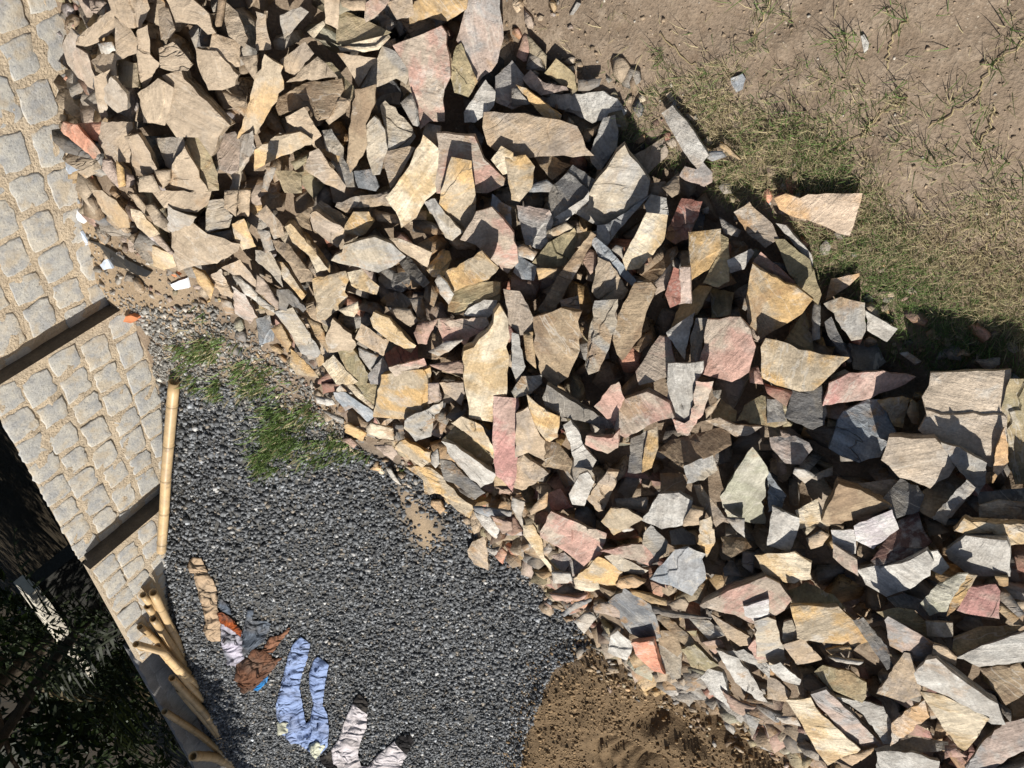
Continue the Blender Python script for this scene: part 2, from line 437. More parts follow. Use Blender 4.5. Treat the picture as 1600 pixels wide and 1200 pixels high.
def zt(ox, oy, sc, s): return [(ox + float(p.split(',')[0]) * sc, oy + float(p.split(',')[1]) * sc) for p in s.split()]
Z3 = lambda s: zt(420, 980, 240 / 1309., s)
Z1 = lambda s: zt(200, 840, .175, s)
Z2 = lambda s: zt(320, 950, .125, s)
CLOTH = [
    Z3('285,60 372,118 350,240 295,400 280,500 305,640 322,760 335,800 375,770 385,680 400,640 365,500 362,380 400,260 435,230 530,300 500,450 475,640 515,720 530,850 520,960 515,1000 430,1090 350,1030 240,950 110,885 85,740 80,650 120,480 150,360 190,200 230,120'),
    Z3('735,620 855,715 850,830 800,950 775,1060 800,1160 860,1165 950,1060 1090,950 1195,1065 1140,1160 1080,1300 650,1300 600,1160 560,1110 550,1020 620,920 660,780'),
    Z3('450,1085 545,1030 560,1110 600,1175 560,1230 470,1140'),
    Z1('600,150 680,160 720,250 780,350 820,450 820,600 850,700 850,900 740,890 690,800 720,740 690,600 640,400 610,280 555,240 570,190'),
    Z1('850,700 900,690 1040,820 1060,1060 985,1130 900,1060 860,950'),
    Z1('1040,1050 1050,830 1090,620 1150,620 1130,720 1260,720 1300,750 1240,900 1100,1000'),
    Z1('830,640 870,630 960,690 1050,800 1040,850 960,790 860,730'),
    Z1('830,550 850,520 930,580 945,665 850,625'),
    Z2('640,470 860,550 870,600 1000,590 880,740 640,990 520,1000 420,760 420,650 560,580'),
    Z2('850,330 960,310 1080,210 1100,240 985,375 880,530 740,500'),
    Z2('620,985 830,805 805,900 690,1005'),
]
def wpoly(px):
    out = []
    for p in px:
        h = march(p[0], p[1], gsurf)
        if h is not None: out.append((float(h[0]), float(h[1])))
    return out
CLOTHW = [wpoly(c) for c in CLOTH]
MAT_CHIP = vcol_mat('crushed_granite', .62, .45, bumpscale=160)
def chip_cols(n):
    v = np.random.lognormal(math.log(.115), .48, n); c = np.stack((v * .96, v, v * 1.03), 1)
    k = np.random.rand(n); br = k > .962
    c[br] = np.random.uniform(.32, .62, (br.sum(), 1)) * np.array((1, .98, .93))
    tn = (k > .93) & (k < .972); c[tn] = np.random.uniform(.2, .34, (tn.sum(), 1)) * np.array((1, .85, .66))
    return c
q = sample_poly(GRAVEL, 105000, 0, ((-3.2, 2.0), (2.5, 9.0)))
q = q[np.random.rand(len(q)) < np.clip(1.25 - (q[:, 1] - 3.0) * .12, .35, 1)]
dsand = seg_dist(q[:, 0], q[:, 1], SAND1) + .16 * fbm(q[:, 0], q[:, 1], 5, 3)
q = q[np.random.rand(len(q)) < np.clip(sstep(.09, -.09, dsand), .07, 1)]
q = q[wall_d(q[:, 0], q[:, 1]) > .02]
for cw in CLOTHW: q = q[seg_dist(q[:, 0], q[:, 1], cw) < .006]
sz = np.random.lognormal(math.log(.0155), .33, len(q)).clip(.007, .036) * (1 + .35 * fbm(q[:, 0], q[:, 1], 2.2, 2))
gz = ground_z(q[:, 0], q[:, 1])
Pq = np.column_stack((q, gz + sz * np.random.uniform(-.05, .40, len(q))))
gravel = scatter('gravel', Pq, sz, sz * np.random.uniform(.35, .75, len(q)), chip_cols(len(q)), MAT_CHIP, flat=.35)
tag(gravel, 'dark grey crushed granite chippings heaped below the wall', 'gravel', kind='stuff')
# stray chips past the edges of the heap, mixed pale stones by the wall foot
q = sample_poly(gpoly([(205, 480), (330, 470), (450, 560), (560, 690), (480, 720), (300, 620), (240, 600)]), 5600)
sz = np.random.lognormal(math.log(.0105), .5, len(q)).clip(.004, .028); gz = ground_z(q[:, 0], q[:, 1])
v = np.random.lognormal(math.log(.22), .45, (len(q), 1)).clip(.07, .6) * np.array((1, .95, .84))
stray = scatter('loose_chippings', np.column_stack((q, gz + sz * .1)), sz, sz * .32, v, MAT_CHIP, flat=.75)
tag(stray, 'pale loose stone chippings between the pile and the bamboo pole', 'gravel', kind='stuff')

q = sample_poly(SAND2, 1100); sz = np.random.lognormal(math.log(.0085), .6, len(q)).clip(.003, .035); gz = ground_z(q[:, 0], q[:, 1])
v = np.random.lognormal(math.log(.30), .4, (len(q), 1)).clip(.1, .75) * np.array((1, .9, .76))
stray = scatter('wall_foot_debris', np.column_stack((q, gz + sz * .12)), sz, sz * .45, v, MAT_CHIP, flat=.6)
tag(stray, 'specks of stone and mortar on the sandy strip at the wall foot', 'debris', kind='stuff')
# crumbs of soil: dark earth heap and trodden soil
MAT_CLOD = vcol_mat('soil_crumb', .95, .1, bumpscale=90)
q = sample_poly(EARTH, 19000, .09, ((-3.5, 2.0), (0, 5.0)))
sz = np.random.lognormal(math.log(.0078), .5, len(q)).clip(.003, .03); gz = ground_z(q[:, 0], q[:, 1])
tr_ = hypot_q(q); keep_ = (tr_ > .5) | (tr_ < .14) | (np.random.rand(len(q)) < .25); q = q[keep_]; sz = sz[keep_]; gz = gz[keep_]
v = np.random.uniform(.6, 1.5, (len(q), 1)) * np.array((.25, .172, .096))
scl = scatter('earth_crumbs', np.column_stack((q, gz + sz * .15)), sz, sz * .8, v, MAT_CLOD, flat=0)
tag(scl, 'crumbly dark brown earth dug up beside the stones', 'earth', kind='stuff')
SOILP = gpoly([(790, -120), (850, 70), (980, 180), (1100, 230), (1600, 590), (1750, 600), (1750, -200)])
q = sample_poly(SOILP, 2300)
sz = np.random.lognormal(math.log(.0034), .6, len(q)).clip(.0015, .016); gz = ground_z(q[:, 0], q[:, 1])
v = np.random.uniform(.7, 1.35, (len(q), 1)) * np.array((.31, .235, .16))
w = np.random.rand(len(q)) > .93; v[w] = np.random.uniform(.35, .6, (w.sum(), 1)) * np.array((1, .9, .75))
scl = scatter('soil_crumbs', np.column_stack((q, gz + sz * .1)), sz, sz * .6, v, MAT_CLOD, flat=.2)
tag(scl, 'crumbs and tiny stones strewn over the trodden brown soil', 'soil', kind='stuff')

# ================================================================== STONES
PAL = {'tan': ((.46, .35, .235), (.37, .305, .24)), 'beige': ((.48, .385, .275), (.43, .34, .24)), 'gold': ((.56, .37, .165), (.45, .37, .26)),
       'cream': ((.68, .58, .42), (.56, .41, .225)), 'grey': ((.34, .33, .305), (.43, .37, .28)), 'dgrey': ((.135, .138, .14), (.21, .195, .17)),
       'blue': ((.25, .285, .315), (.37, .38, .385)), 'pink': ((.50, .305, .245), (.45, .37, .29)), 'red': ((.32, .125, .095), (.40, .23, .18)),
       'brown': ((.26, .18, .11), (.38, .285, .18)), 'olive': ((.29, .25, .145), (.40, .32, .185)), 'white': ((.55, .53, .48), (.44, .415, .37)),
       'orange': ((.58, .37, .19), (.62, .48, .35)), 'salmon': ((.66, .29, .185), (.64, .45, .34)), 'lilac': ((.52, .475, .475), (.58, .56, .53)),
       'pg': ((.44, .345, .29), (.34, .325, .31)), 'redpink': ((.48, .245, .215), (.52, .36, .30)), 'greytan': ((.50, .42, .33), (.36, .36, .355)),
       'greytan2': ((.51, .43, .34), (.48, .395, .30)),
       'olivegrey': ((.34, .335, .25), (.45, .43, .345)), 'maroon': ((.115, .058, .048), (.16, .085, .07)), 'slate': ((.14, .155, .17), (.25, .255, .255))}
NORM = {'L': (-.20, -.04, .95), 'M': (.05, -.34, .86), 'D': (.44, -.42, .74), 'K': (0, 0, 1)}

def pt_in(p, poly):
    c = False; n = len(poly)
    for i in range(n):
        x0, y0 = poly[i]; x1, y1 = poly[i - 1]
        if (y0 > p[1]) != (y1 > p[1]) and p[0] < (x1 - x0) * (p[1] - y0) / (y1 - y0) + x0: c = not c
    return c
def poly_area(p):
    return .5 * sum(p[i - 1][0] * p[i][1] - p[i][0] * p[i - 1][1] for i in range(len(p)))

def stone_shape(pts, cls, rs, extra=0.0):
    """pts: outline in the picture. Returns origin, 3x3 axes, local verts, faces."""
    cxp = sum(p[0] for p in pts) / len(pts); cyp = sum(p[1] for p in pts) / len(pts)
    h = march(cxp, cyp, surf_s)
    if float(seg_dist(np.array([h[0]]), np.array([h[1]]), PILE)[0]) < .03: h = march(cxp, cyp, gsurf)
    Pc = Vector(h); v = (CAM - Pc).normalized()
    on_pile = float(seg_dist(np.array([Pc.x]), np.array([Pc.y]), PILE)[0]) > .03
    bn = Vector(NORM[cls]) if on_pile else Vector((-.04, -.02, 1))
    if on_pile:
        e = .12
        gxn = float((surf_s(np.array([Pc.x + e]), np.array([Pc.y])) - surf_s(np.array([Pc.x - e]), np.array([Pc.y])))[0]) / (2 * e)
        gyn = float((surf_s(np.array([Pc.x]), np.array([Pc.y + e])) - surf_s(np.array([Pc.x]), np.array([Pc.y - e])))[0]) / (2 * e)
        bn = bn + Vector((-gxn, -gyn, 0)) * .35
    j = .17 if on_pile else .05
    n = (bn + Vector((rs.gauss(0, j), rs.gauss(0, j), rs.gauss(0, .05)))).normalized()
    if cls == 'L' and on_pile and n.dot(SUN) < .62: n = (n + SUN * .35).normalized()
    lim = .42
    for _ in range(20):
        if n.dot(v) >= lim: break
        n = (n + v * .12).normalized()
    lift = {'L': rs.uniform(.012, .036), 'M': rs.uniform(-.004, .016), 'D': rs.uniform(-.045, -.015), 'K': .012}[cls] if on_pile else (.012 if cls == 'K' else .034)
    lift += extra
    P0 = Pc + n * lift
    gr = 1.075 if on_pile and cls != 'K' else 1.0
    w = []
    for p in pts:
        p = (cxp + (p[0] - cxp) * gr, cyp + (p[1] - cyp) * gr); d = Vector(ray(*p)); t = (P0 - CAM).dot(n) / d.dot(n); w.append(CAM + d * t)
    c = sum(w, Vector()) / len(w)
    ex = (w[1] - w[0]); ex = (ex - n * ex.dot(n)).normalized(); ey = n.cross(ex)
    q2 = [((a - c).dot(ex), (a - c).dot(ey)) for a in w]
    A = poly_area(q2)
    if A < 0: q2 = q2[::-1]; A = -A
    size = math.sqrt(A)
    th = min(.075, max(.012, size * rs.uniform(.22, .45)))
    if cls == 'K': th = min(th, .02)
    # jagged outline
    out = []
    step = max(.012, min(.028, size * .16))
    for i in range(len(q2)):
        a = q2[i]; b = q2[(i + 1) % len(q2)]; L = math.hypot(b[0] - a[0], b[1] - a[1])
        k = max(1, int(L / step)); nx_, ny_ = (b[1] - a[1]) / (L + 1e-9), -(b[0] - a[0]) / (L + 1e-9)
        for m in range(k):
            t = m / k; jj = (rs.gauss(0, min(.0022, size * .012)) - size * .004 - (rs.uniform(.01, .055) * size if on_pile and rs.random() < .08 else 0)) if m else 0
            out.append((a[0] + (b[0] - a[0]) * t + nx_ * jj, a[1] + (b[1] - a[1]) * t + ny_ * jj))
    no = len(out)
    inner = []
    sp = max(.018, size * .17)
    x0 = min(p[0] for p in out); x1 = max(p[0] for p in out); y0 = min(p[1] for p in out); y1 = max(p[1] for p in out)
    yy = y0 + sp * .5
    while yy < y1:
        xx = x0 + sp * .5
        while xx < x1:
            p = (xx + rs.uniform(-.35, .35) * sp, yy + rs.uniform(-.35, .35) * sp)
            if pt_in(p, out) and min((p[0] - o[0]) ** 2 + (p[1] - o[1]) ** 2 for o in out) > (sp * .38) ** 2: inner.append(p)
            xx += sp
        yy += sp
    # cleavage steps: a layer split off along a ragged line
    steps = []
    for _ in range((rs.choice((0, 0, 0, 1, 1, 2)) if size > .06 and on_pile else 0)):
        a = rs.uniform(0, 2 * math.pi)
        if rs.random() < .8: a = math.atan2(SUN.dot(ey), SUN.dot(ex)) + rs.gauss(0, .55)
        ca, sa = math.cos(a), math.sin(a); cc = rs.uniform(.02, .36) * size; kn = []; sl_ = rs.uniform(-.25, .25); acc = 0.0
        for _k in range(60): acc = acc * .8 + rs.gauss(0, .006); kn.append(cc + acc + (rs.gauss(0, .008) if rs.random() < .2 else 0))
        def f_(t, kn=kn, sl_=sl_):
            q_ = t / .019 + 30; i_ = max(0, min(58, int(q_))); w_ = min(1, max(0, q_ - i_)); return kn[i_] * (1 - w_) + kn[i_ + 1] * w_ + sl_ * t
        steps.append((ca, sa, f_, rs.uniform(.003, .0075)))
        t = -size
        while t < size:
            for o2 in (-.0016, .0016):
                u = f_(t) + o2; p = (ca * u - sa * t, sa * u + ca * t)
                if pt_in(p, out) and min((p[0] - o[0]) ** 2 + (p[1] - o[1]) ** 2 for o in out) > .003 ** 2:
                    inner = [q for q in inner if (q[0] - p[0]) ** 2 + (q[1] - p[1]) ** 2 > .0025 ** 2]; inner.append(p)
            t += .008
    cv = [Vector(p) for p in out + inner]
    try:
        rv, _, rf, ov, _, _ = delaunay_2d_cdt(cv, [(i, (i + 1) % no) for i in range(no)], [], 1, 1e-6)
    except Exception:
        rv, rf, ov = cv[:no], [tuple(range(no))], [[i] for i in range(no)]
    om = {}
    for i, l in enumerate(ov):
        for k in l:
            if k < no: om[k] = i
    ring = []
    for k in range(no):
        i = om.get(k)
        if i is not None and (not ring or ring[-1] != i) : ring.append(i)
    if len(ring) > 1 and ring[0] == ring[-1]: ring.pop()
    rset = set(ring)
    bx, by, bo = rs.uniform(-9, 9), rs.uniform(-9, 9), rs.uniform(0, 6)
    VV = []
    for i, p in enumerate(rv):
        z = .0016 * math.sin(p.x * 22 + bx) * math.cos(p.y * 19 + by) + rs.gauss(0, .0004)
        for (ca, sa, f_, dz) in steps:
            if p.x * ca + p.y * sa > f_(p.y * ca - p.x * sa): z -= dz * min(1, th / .03)
        if i in rset: z -= rs.uniform(.0004, .0042)
        VV.append((p.x, p.y, max(z, -th * .6)))
    FF = [tuple(f) for f in rf if len(f) >= 3]
    # ledges down the sides; the sides lean, as split stone does
    lz = max(.3, v.dot(n)); kk = rs.uniform(.35, .8)
    sl = (v.dot(ex) / lz * kk, v.dot(ey) / lz * kk)
    prev = ring; m = len(ring)
    levels = 2 if th > .03 else 1
    for lv in range(1, levels + 2):
        zz = -th * lv / (levels + 1); cur = []
        sc_ = 1 - .06 * (lv == levels + 1) + rs.uniform(-.02, .012)
        shx, shy = -sl[0] * zz, -sl[1] * zz
        for k in range(m):
            p = rv[ring[k]]
            s_ = sc_ + rs.gauss(0, .007)
            cur.append(len(VV)); VV.append((p.x * s_ - shx, p.y * s_ - shy, min(zz + rs.gauss(0, th * .05), VV[prev[k]][2] - .001)))
        for k in range(m):
            k2 = (k + 1) % m; FF.append((prev[k2], prev[k], cur[k], cur[k2]))
        prev = cur
    FF.append(tuple(prev[::-1]))
    return c, (ex, ey, n), VV, FF, A, th, on_pile
STONES = """
a1 tan L 680,0 890,0 905,60 860,170 800,170 700,100
a2 beige L 545,180 690,70 710,110 690,200 590,270 480,310 455,260
a3 pg M 555,0 640,0 660,20 600,80 565,70
a4 pg L 390,300 440,190 485,230 470,300 540,340 580,470 575,550 480,480 420,400
a5 white L 605,275 700,265 718,320 640,350
a6 tan L 715,120 800,170 850,260 845,330 770,360 725,370
a7 beige L 850,210 910,180 930,350 985,400 910,540 865,545 860,400
a8 brown D 910,60 950,150 1000,270 975,370 935,300
a9 tan M 980,30 1050,60 1090,180 1060,230 1005,240
a10 beige L 1045,0 1200,0 1300,90 1340,200 1290,210 1230,150 1100,140
a11 beige L 990,310 1080,270 1190,400 1160,440 1060,440 1000,420
a12 tan M 1330,210 1500,270 1490,410 1420,420 1350,330 1310,320
a13 beige L 1230,310 1350,330 1480,470 1460,530 1380,560 1300,560 1240,420
a14 olive M 735,380 850,400 860,540 790,540 740,500
a15 tan M 640,330 720,340 720,470 640,450 560,380
a16 beige L 585,490 680,450 660,560 670,720 630,750 600,620
a17 white L 650,560 690,490 780,590 790,680 730,700 660,640
a18 beige L 865,590 985,500 1070,560 1050,680 1020,780 900,760
a19 beige L 1020,490 1130,460 1150,510 1420,780 1380,800 1310,960 1230,850 1100,850 1040,760 1070,560
a20 brown D 1130,500 1200,490 1435,750 1400,785 1220,620
a21 salmon L 400,770 470,790 580,930 600,960 560,990 430,860 385,820
a22 salmon L 475,775 630,765 640,830 600,880 550,860
a23 tan L 640,770 820,770 825,810 780,860 810,950 800,1010 690,1000 620,900
a24 tan L 775,870 860,850 930,960 970,1060 900,1105 820,1040 810,950
a25 grey M 970,870 1130,860 1140,920 1060,1050 1030,1030 1000,940
a26 olive M 1150,920 1210,810 1290,900 1350,1080 1350,1180 1280,1190 1230,1060
a27 beige L 1060,1060 1150,930 1230,1070 1290,1200 1040,1200 1030,1150
a28 pg M 1350,850 1460,830 1500,900 1480,1060 1440,1080 1370,1050
a29 grey M 1500,860 1570,830 1580,940 1500,1070 1480,1200 1430,1200 1450,1080
a30 brown L 1360,0 1410,0 1380,160 1340,165
a31 beige M 1400,130 1410,20 1480,80 1540,230 1520,290 1430,220
a32 tan L 1500,360 1600,350 1600,520 1540,430
a33 tan M 1390,570 1530,610 1540,660 1520,720 1430,650
z34 gold L 400,118 412,90 440,107 441,140 400,207 371,214 384,178
a35 pg L 640,1000 690,1000 740,1120 735,1170 690,1130 640,1060
a36 gold L 725,1010 770,1060 780,1160 740,1170 730,1090
a37 pg M 770,1070 830,1100 840,1150 790,1170
a38 beige L 865,1110 950,1100 1000,1200 870,1200
a39 tan L 960,1080 1060,1070 1060,1130 1020,1180 980,1150
e1 gold L 580,0 640,0 720,60 790,150 800,220 740,220 640,120
e3 cream L 820,110 880,130 990,260 930,280 860,220 825,160
e4 tan L 805,15 850,20 910,90 900,130 860,90
e5 beige M 900,90 950,70 1040,180 1050,250 960,200
e6 beige L 950,0 1310,0 1290,80 1220,130 1150,120 1030,100
e7 grey L 1050,90 1120,130 1220,160 1180,210 1080,250 1050,240
e8 beige L 1080,250 1200,200 1290,270 1480,330 1470,370 1350,440 1200,460 1120,490 1075,380
e9 grey M 1310,60 1390,50 1440,150 1420,220 1280,250 1290,130
e10 tan L 1400,0 1480,0 1470,150 1400,100
e11 tan L 1490,0 1560,0 1550,150 1480,150
e12 gold L 1450,210 1520,180 1590,340 1510,360 1470,300
e13 grey M 1290,270 1440,240 1460,310 1390,320
e14 cream L 950,350 1070,400 1090,470 1020,500 960,470
e15 pg L 930,260 990,270 1080,380 1060,390 970,310
e16 gold L 1200,480 1270,510 1330,600 1310,670 1240,580
e17 tan M 1310,530 1380,490 1450,640 1440,670 1370,640
e18 tan L 1390,480 1500,430 1600,560 1600,640 1470,530
e19 white L 1450,530 1500,540 1600,640 1600,690 1530,640
e20 pg L 1450,600 1530,650 1600,780 1560,820 1470,760
e21 grey L 1380,680 1440,690 1470,770 1410,770
b1 tan M 530,0 690,0 690,65 600,65 540,40
b2 pink L 690,20 720,0 830,0 800,50 740,110 690,135 680,110
b3 tan L 820,20 870,0 970,0 980,90 940,110 880,120
b4 gold L 985,20 1060,0 1310,0 1300,60 1240,100 1190,130 1080,110 970,150 965,110
b5 pg L 1325,20 1340,0 1515,0 1535,240 1500,380 1380,510 1340,420 1260,250 1290,150
b6 brown D 1190,180 1230,110 1280,150 1265,260 1250,330 1210,420 1185,380
b61 olive L 1250,300 1280,280 1375,505 1320,595 1240,570 1210,460
b7 olive M 510,70 600,90 830,200 740,290 560,280 510,260
b71 cream L 520,290 740,290 820,220 830,240 760,310 680,325 540,325
b8 beige L 430,0 520,0 510,180 430,140
b9 grey D 760,100 800,85 880,140 830,200 770,170
b10 pink L 865,300 1150,185 1180,230 1205,480 1165,560 1165,745 1080,745 1025,790 975,560 960,440
b11 grey L 665,545 790,300 865,330 960,440 930,525 870,490 760,540
b12 grey M 790,270 865,240 870,280 860,320 800,300
b13 tan L 155,375 300,270 350,340 240,470 180,440
b14 beige L 200,510 380,360 430,400 500,480 350,500
b15 brown M 150,600 320,520 520,500 530,560 440,730 370,740 310,650 150,710 130,660
b16 olive M 430,390 480,400 620,560 600,620 530,600 510,480
b17 beige L 515,340 745,370 690,460 640,540 610,480 560,400
b18 beige L 190,740 300,680 400,850 360,880 360,920 310,840 200,770
b19 gold L 0,940 120,860 270,830 340,880 330,910 130,990 0,1060
b20 tan L 440,750 510,630 590,620 560,700 460,775
b21 brown L 615,580 740,550 735,660 680,780 690,900 660,970 590,1070 570,1000 580,840
b22 dgrey D 760,530 850,500 900,580 890,650 800,640 770,700 740,640
b23 grey L 690,800 740,740 800,820 815,930 770,1080 730,1085 695,980
b24 grey M 780,670 810,640 870,680 970,800 990,850 940,920 860,960 815,930 810,800
b25 grey L 905,650 970,590 1010,700 1020,790 980,780
b26 tan L 810,950 950,920 985,930 900,1090 840,1170 800,1010
b27 blue M 600,1075 720,1060 760,1160 740,1190 640,1170
z128 cream L 660,217 686,240 684,295 664,312 650,338 628,353 620,330 605,308 640,262
z129 pink L 686,212 741,216 755,250 785,278 784,288 760,300 686,300
z130 gold L 706,250 735,256 740,300 737,352 725,362 705,350 687,320 690,300
z131 tan L 760,178 820,180 870,190 895,200 920,243 830,244 790,243 765,225 758,200
b32 white M 1305,700 1430,510 1490,580 1480,660 1440,710 1370,760 1310,760
z133 pg M 775,120 800,97 817,118 820,160 800,168 776,158
b34 dgrey D 1315,800 1350,765 1420,850 1400,920 1330,860
b35 tan L 340,960 390,940 550,1160 540,1200 430,1150 310,1060
b36 grey M 460,990 530,970 600,1080 610,1160 560,1160
b37 olive M 215,1010 330,960 340,990 240,1060
b38 olive M 120,1070 230,1070 280,1100 280,1200 180,1200
b39 grey L 30,1200 60,1050 120,1060 70,1200
b41 grey L 150,100 270,50 320,80 180,240 160,180
b42 cream L 320,200 420,130 425,160 360,240
b43 tan M 0,80 60,100 60,150 90,300 0,310
b44 grey D 130,720 190,750 290,800 330,850 240,830 140,830
b45 tan M 1040,860 1060,770 1150,790 1150,870 1130,930
z146 cream L 768,250 782,230 800,240 803,268 785,272
b49 grey M 410,820 470,810 540,920 540,980 440,940
c1 pink L 30,350 80,210 130,260 110,320 90,380 70,380
c2 olive M 90,210 130,250 215,350 210,440 200,380 110,330
c3 grey L 110,340 160,340 210,440 140,440 85,430
c4 olive M 200,460 270,370 340,420 390,470 400,570 300,530
c5 pg M 70,490 120,440 190,510 330,540 340,560 180,590 120,550
c6 white L 175,620 230,595 380,590 560,575 640,620 690,690 680,720 490,765 310,680 210,655
c7 gold L 30,540 90,560 300,720 290,755 220,755 110,640
c8 grey L 0,560 30,550 110,650 0,665
c9 dgrey D 410,500 560,490 540,540 480,570 410,570
c10 brown D 320,700 400,730 550,770 430,830 410,860 330,790
c12 brown M 440,830 545,775 530,830 450,890
c13 grey M 490,960 570,750 640,730 660,820 650,920 600,990 550,1070 500,1010
c14 tan L 770,970 940,870 970,950 960,980 850,1080 780,1000
c15 white L 930,710 1000,660 1110,790 1225,970 1160,1060 1110,1010 1020,860
c17 blue L 1220,950 1310,945 1340,980 1250,1010 1215,990
c18 gold L 1295,890 1340,910 1430,1000 1360,970 1300,920
c19 pg L 1045,1100 1080,1040 1150,1060 1190,1010 1250,1080 1250,1140 1200,1170 1080,1130
z220 grey L 963,243 975,232 1012,285 1008,305 985,322 945,355 925,345 903,332 930,290
z221 blue M 1015,305 1008,312 965,360 945,390 935,385 935,352 950,350
z222 dgrey M 860,297 893,260 927,282 925,300 915,320 865,345 858,320
c23 blue L 110,1160 210,1125 250,1160 230,1200 110,1200
c24 brown D 140,970 220,960 360,1030 290,1090 250,1120 180,1040
z225 gold L 790,250 820,245 834,262 828,295 812,313 800,310 795,285
c26 tan M 940,1170 1040,1080 1050,1200 1000,1230
f1 tan M 510,65 620,30 740,20 830,10 880,90 740,90 590,100 570,130 500,90
f2 brown M 740,110 890,150 900,200 760,180 740,150
f3 brown M 245,160 400,60 560,160 550,240 440,170 360,130 330,170 350,240 270,210
f31b tan L 340,150 380,130 540,240 545,280 500,350 440,300 360,240
f4 gold L 560,210 610,130 700,130 735,180 680,260 640,280 550,260
f5 grey L 485,430 560,340 740,290 840,330 920,410 840,470 760,500 700,490 580,460
f6 beige L 840,300 900,300 1090,380 1060,470 1010,440 900,370
f7 dgrey D 890,430 950,400 1080,560 1040,590 960,540
f8 dgrey D 765,540 800,510 980,500 950,570 900,620 820,600 770,560
f10 dgrey D 990,160 1100,190 1180,260 1080,260 980,240
f11 grey L 1050,70 1120,50 1180,140 1280,250 1220,300 1180,280 1120,170
z312 pink L 722,375 745,335 768,328 800,365 806,410 790,427 760,400 745,383
f13 blue M 1470,100 1480,20 1590,100 1590,230 1540,180
f14 gold L 1185,510 1270,460 1400,380 1500,480 1440,550 1300,590 1240,620 1200,580
f15 olive M 1210,650 1270,600 1340,560 1510,570 1500,680 1370,720 1250,765 1200,740
f16 gold D 1065,480 1150,370 1200,370 1215,420 1170,510 1100,520
f17 white L 1120,560 1140,520 1190,570 1230,640 1200,700 1150,640
f18 cream M 565,510 660,490 760,590 745,640 640,610 600,590
f19 cream L 185,230 220,210 300,300 400,430 440,480 370,500 330,400 230,320
f191 gold D 270,240 320,260 450,440 445,490 350,370
f20 gold L 360,550 550,510 570,560 540,640 560,660 520,730 430,800 380,800 370,660
f22 cream L 515,740 630,690 640,740 610,780 560,770
f23 tan L 625,920 660,835 820,940 790,1025 710,980
f24 cream L 720,800 740,760 830,800 950,930 980,970 955,1005 830,930 740,850
f25 beige L 830,750 870,730 960,740 980,780 1020,800 960,840 880,790
f26 pink L 990,880 1010,830 1130,800 1080,890 1060,950 1010,950
f27 pink L 1140,800 1280,800 1430,790 1445,830 1400,880 1330,910 1310,970 1280,930 1180,940 1150,860
f28 white L 1080,1000 1180,940 1290,930 1200,1000 1140,1025
f29 red D 800,1020 880,960 1060,960 1060,1030 860,1100 830,1100
f291 pink L 835,1100 1040,1050 1060,1100 960,1130 870,1155
z330 cream L 727,550 742,545 780,485 792,505 793,570 790,620 770,655 735,650 728,600
f31 white L 1330,730 1420,680 1500,680 1490,740 1440,790 1300,770
f32 pink M 1090,1080 1290,1050 1310,1130 1200,1130 1100,1090
f33 olive M 500,970 590,970 700,1140 680,1200 620,1200 560,1100
f34 pg M 700,1150 790,1040 860,1160 850,1200 720,1200
f35 grey L 640,980 760,1030 710,1110 650,1030
f37 beige L 440,920 480,810 590,900 620,960 600,990 460,1000
f38 tan M 105,310 200,330 350,520 350,550 270,560 180,420 130,370
f39 gold M 105,440 170,450 270,600 300,640 280,670 240,620 160,540
f40 grey M 0,370 90,380 150,500 160,590 60,480 0,430
f41 grey L 10,240 80,250 110,360 60,380
f42 tan L 0,150 60,90 160,210 170,270 110,290 60,200
f44 dgrey M 130,620 200,620 300,740 280,760 200,700 180,790 130,700
f45 grey L 120,760 230,740 330,890 390,1010 360,1040 280,1010 210,880
f46 pg L 0,530 40,560 130,690 130,730 0,620
f47 white L 0,640 110,730 110,760 40,720 0,690
f48 gold L 320,790 400,830 460,980 440,1000 370,900
f49 gold L 220,990 330,1090 380,1160 250,1140 215,1080
f50 cream L 420,1080 480,1030 620,1190 600,1200 500,1200
f51 red L 390,1180 460,1130 520,1190 500,1200 390,1200
f52 gold L 90,860 150,830 210,950 190,1000 140,930
f53 blue M 0,800 80,770 100,850 90,930 20,950
f55 dgrey D 800,640 890,620 960,680 930,740 820,710
f56 dgrey M 960,670 1040,650 1060,760 1010,780
g3 white L 245,170 440,50 470,10 470,60 330,190 260,210
g4 pg M 35,90 110,95 230,120 250,190 210,310 170,350 80,320
g5 cream L 215,250 330,200 370,230 220,310
g6 olive L 135,440 230,320 380,240 400,300 380,400 320,460 200,465
g7 gold L 155,480 280,480 260,530 170,550
g8 brown L 170,730 300,510 400,380 480,270 510,290 400,500 260,750 210,755
g9 gold M 390,350 400,260 490,245 440,330
g10 pink M 430,390 490,360 530,380 520,480 490,510 440,430
g12 blue L 490,310 530,300 610,370 765,550 750,590 650,500 540,400
g13 beige L 505,620 540,420 610,450 720,620 690,670 600,690 530,660
g14 grey L 620,370 650,335 690,350 690,420 640,390
g15 cream L 700,420 840,145 965,160 945,300 880,390 800,470 720,480
g16 white M 830,80 870,20 960,40 975,140 850,140
g17 red M 955,280 1060,50 1180,70 1160,150 1090,290 1020,320
g18 tan D 1160,60 1215,0 1230,10 1110,270 1090,290
g19 gold L 1110,260 1300,240 1300,370 1230,480 1110,555
g20 olive M 1300,270 1350,300 1355,550 1290,585 1200,560 1290,390
g21 grey M 1300,160 1430,240 1410,280 1330,260
z422 tan L 1149,333 1172,318 1182,330 1205,350 1215,372 1195,385 1170,365
g23 white L 1350,430 1490,360 1510,380 1450,480 1370,505
z424 gold L 1167,470 1178,418 1200,432 1240,450 1266,468 1250,490 1200,520 1190,527 1172,505
z425 pink L 1180,408 1190,397 1215,418 1240,440 1238,446 1205,430 1178,418
g26 pg M 890,570 1000,440 990,590 900,640
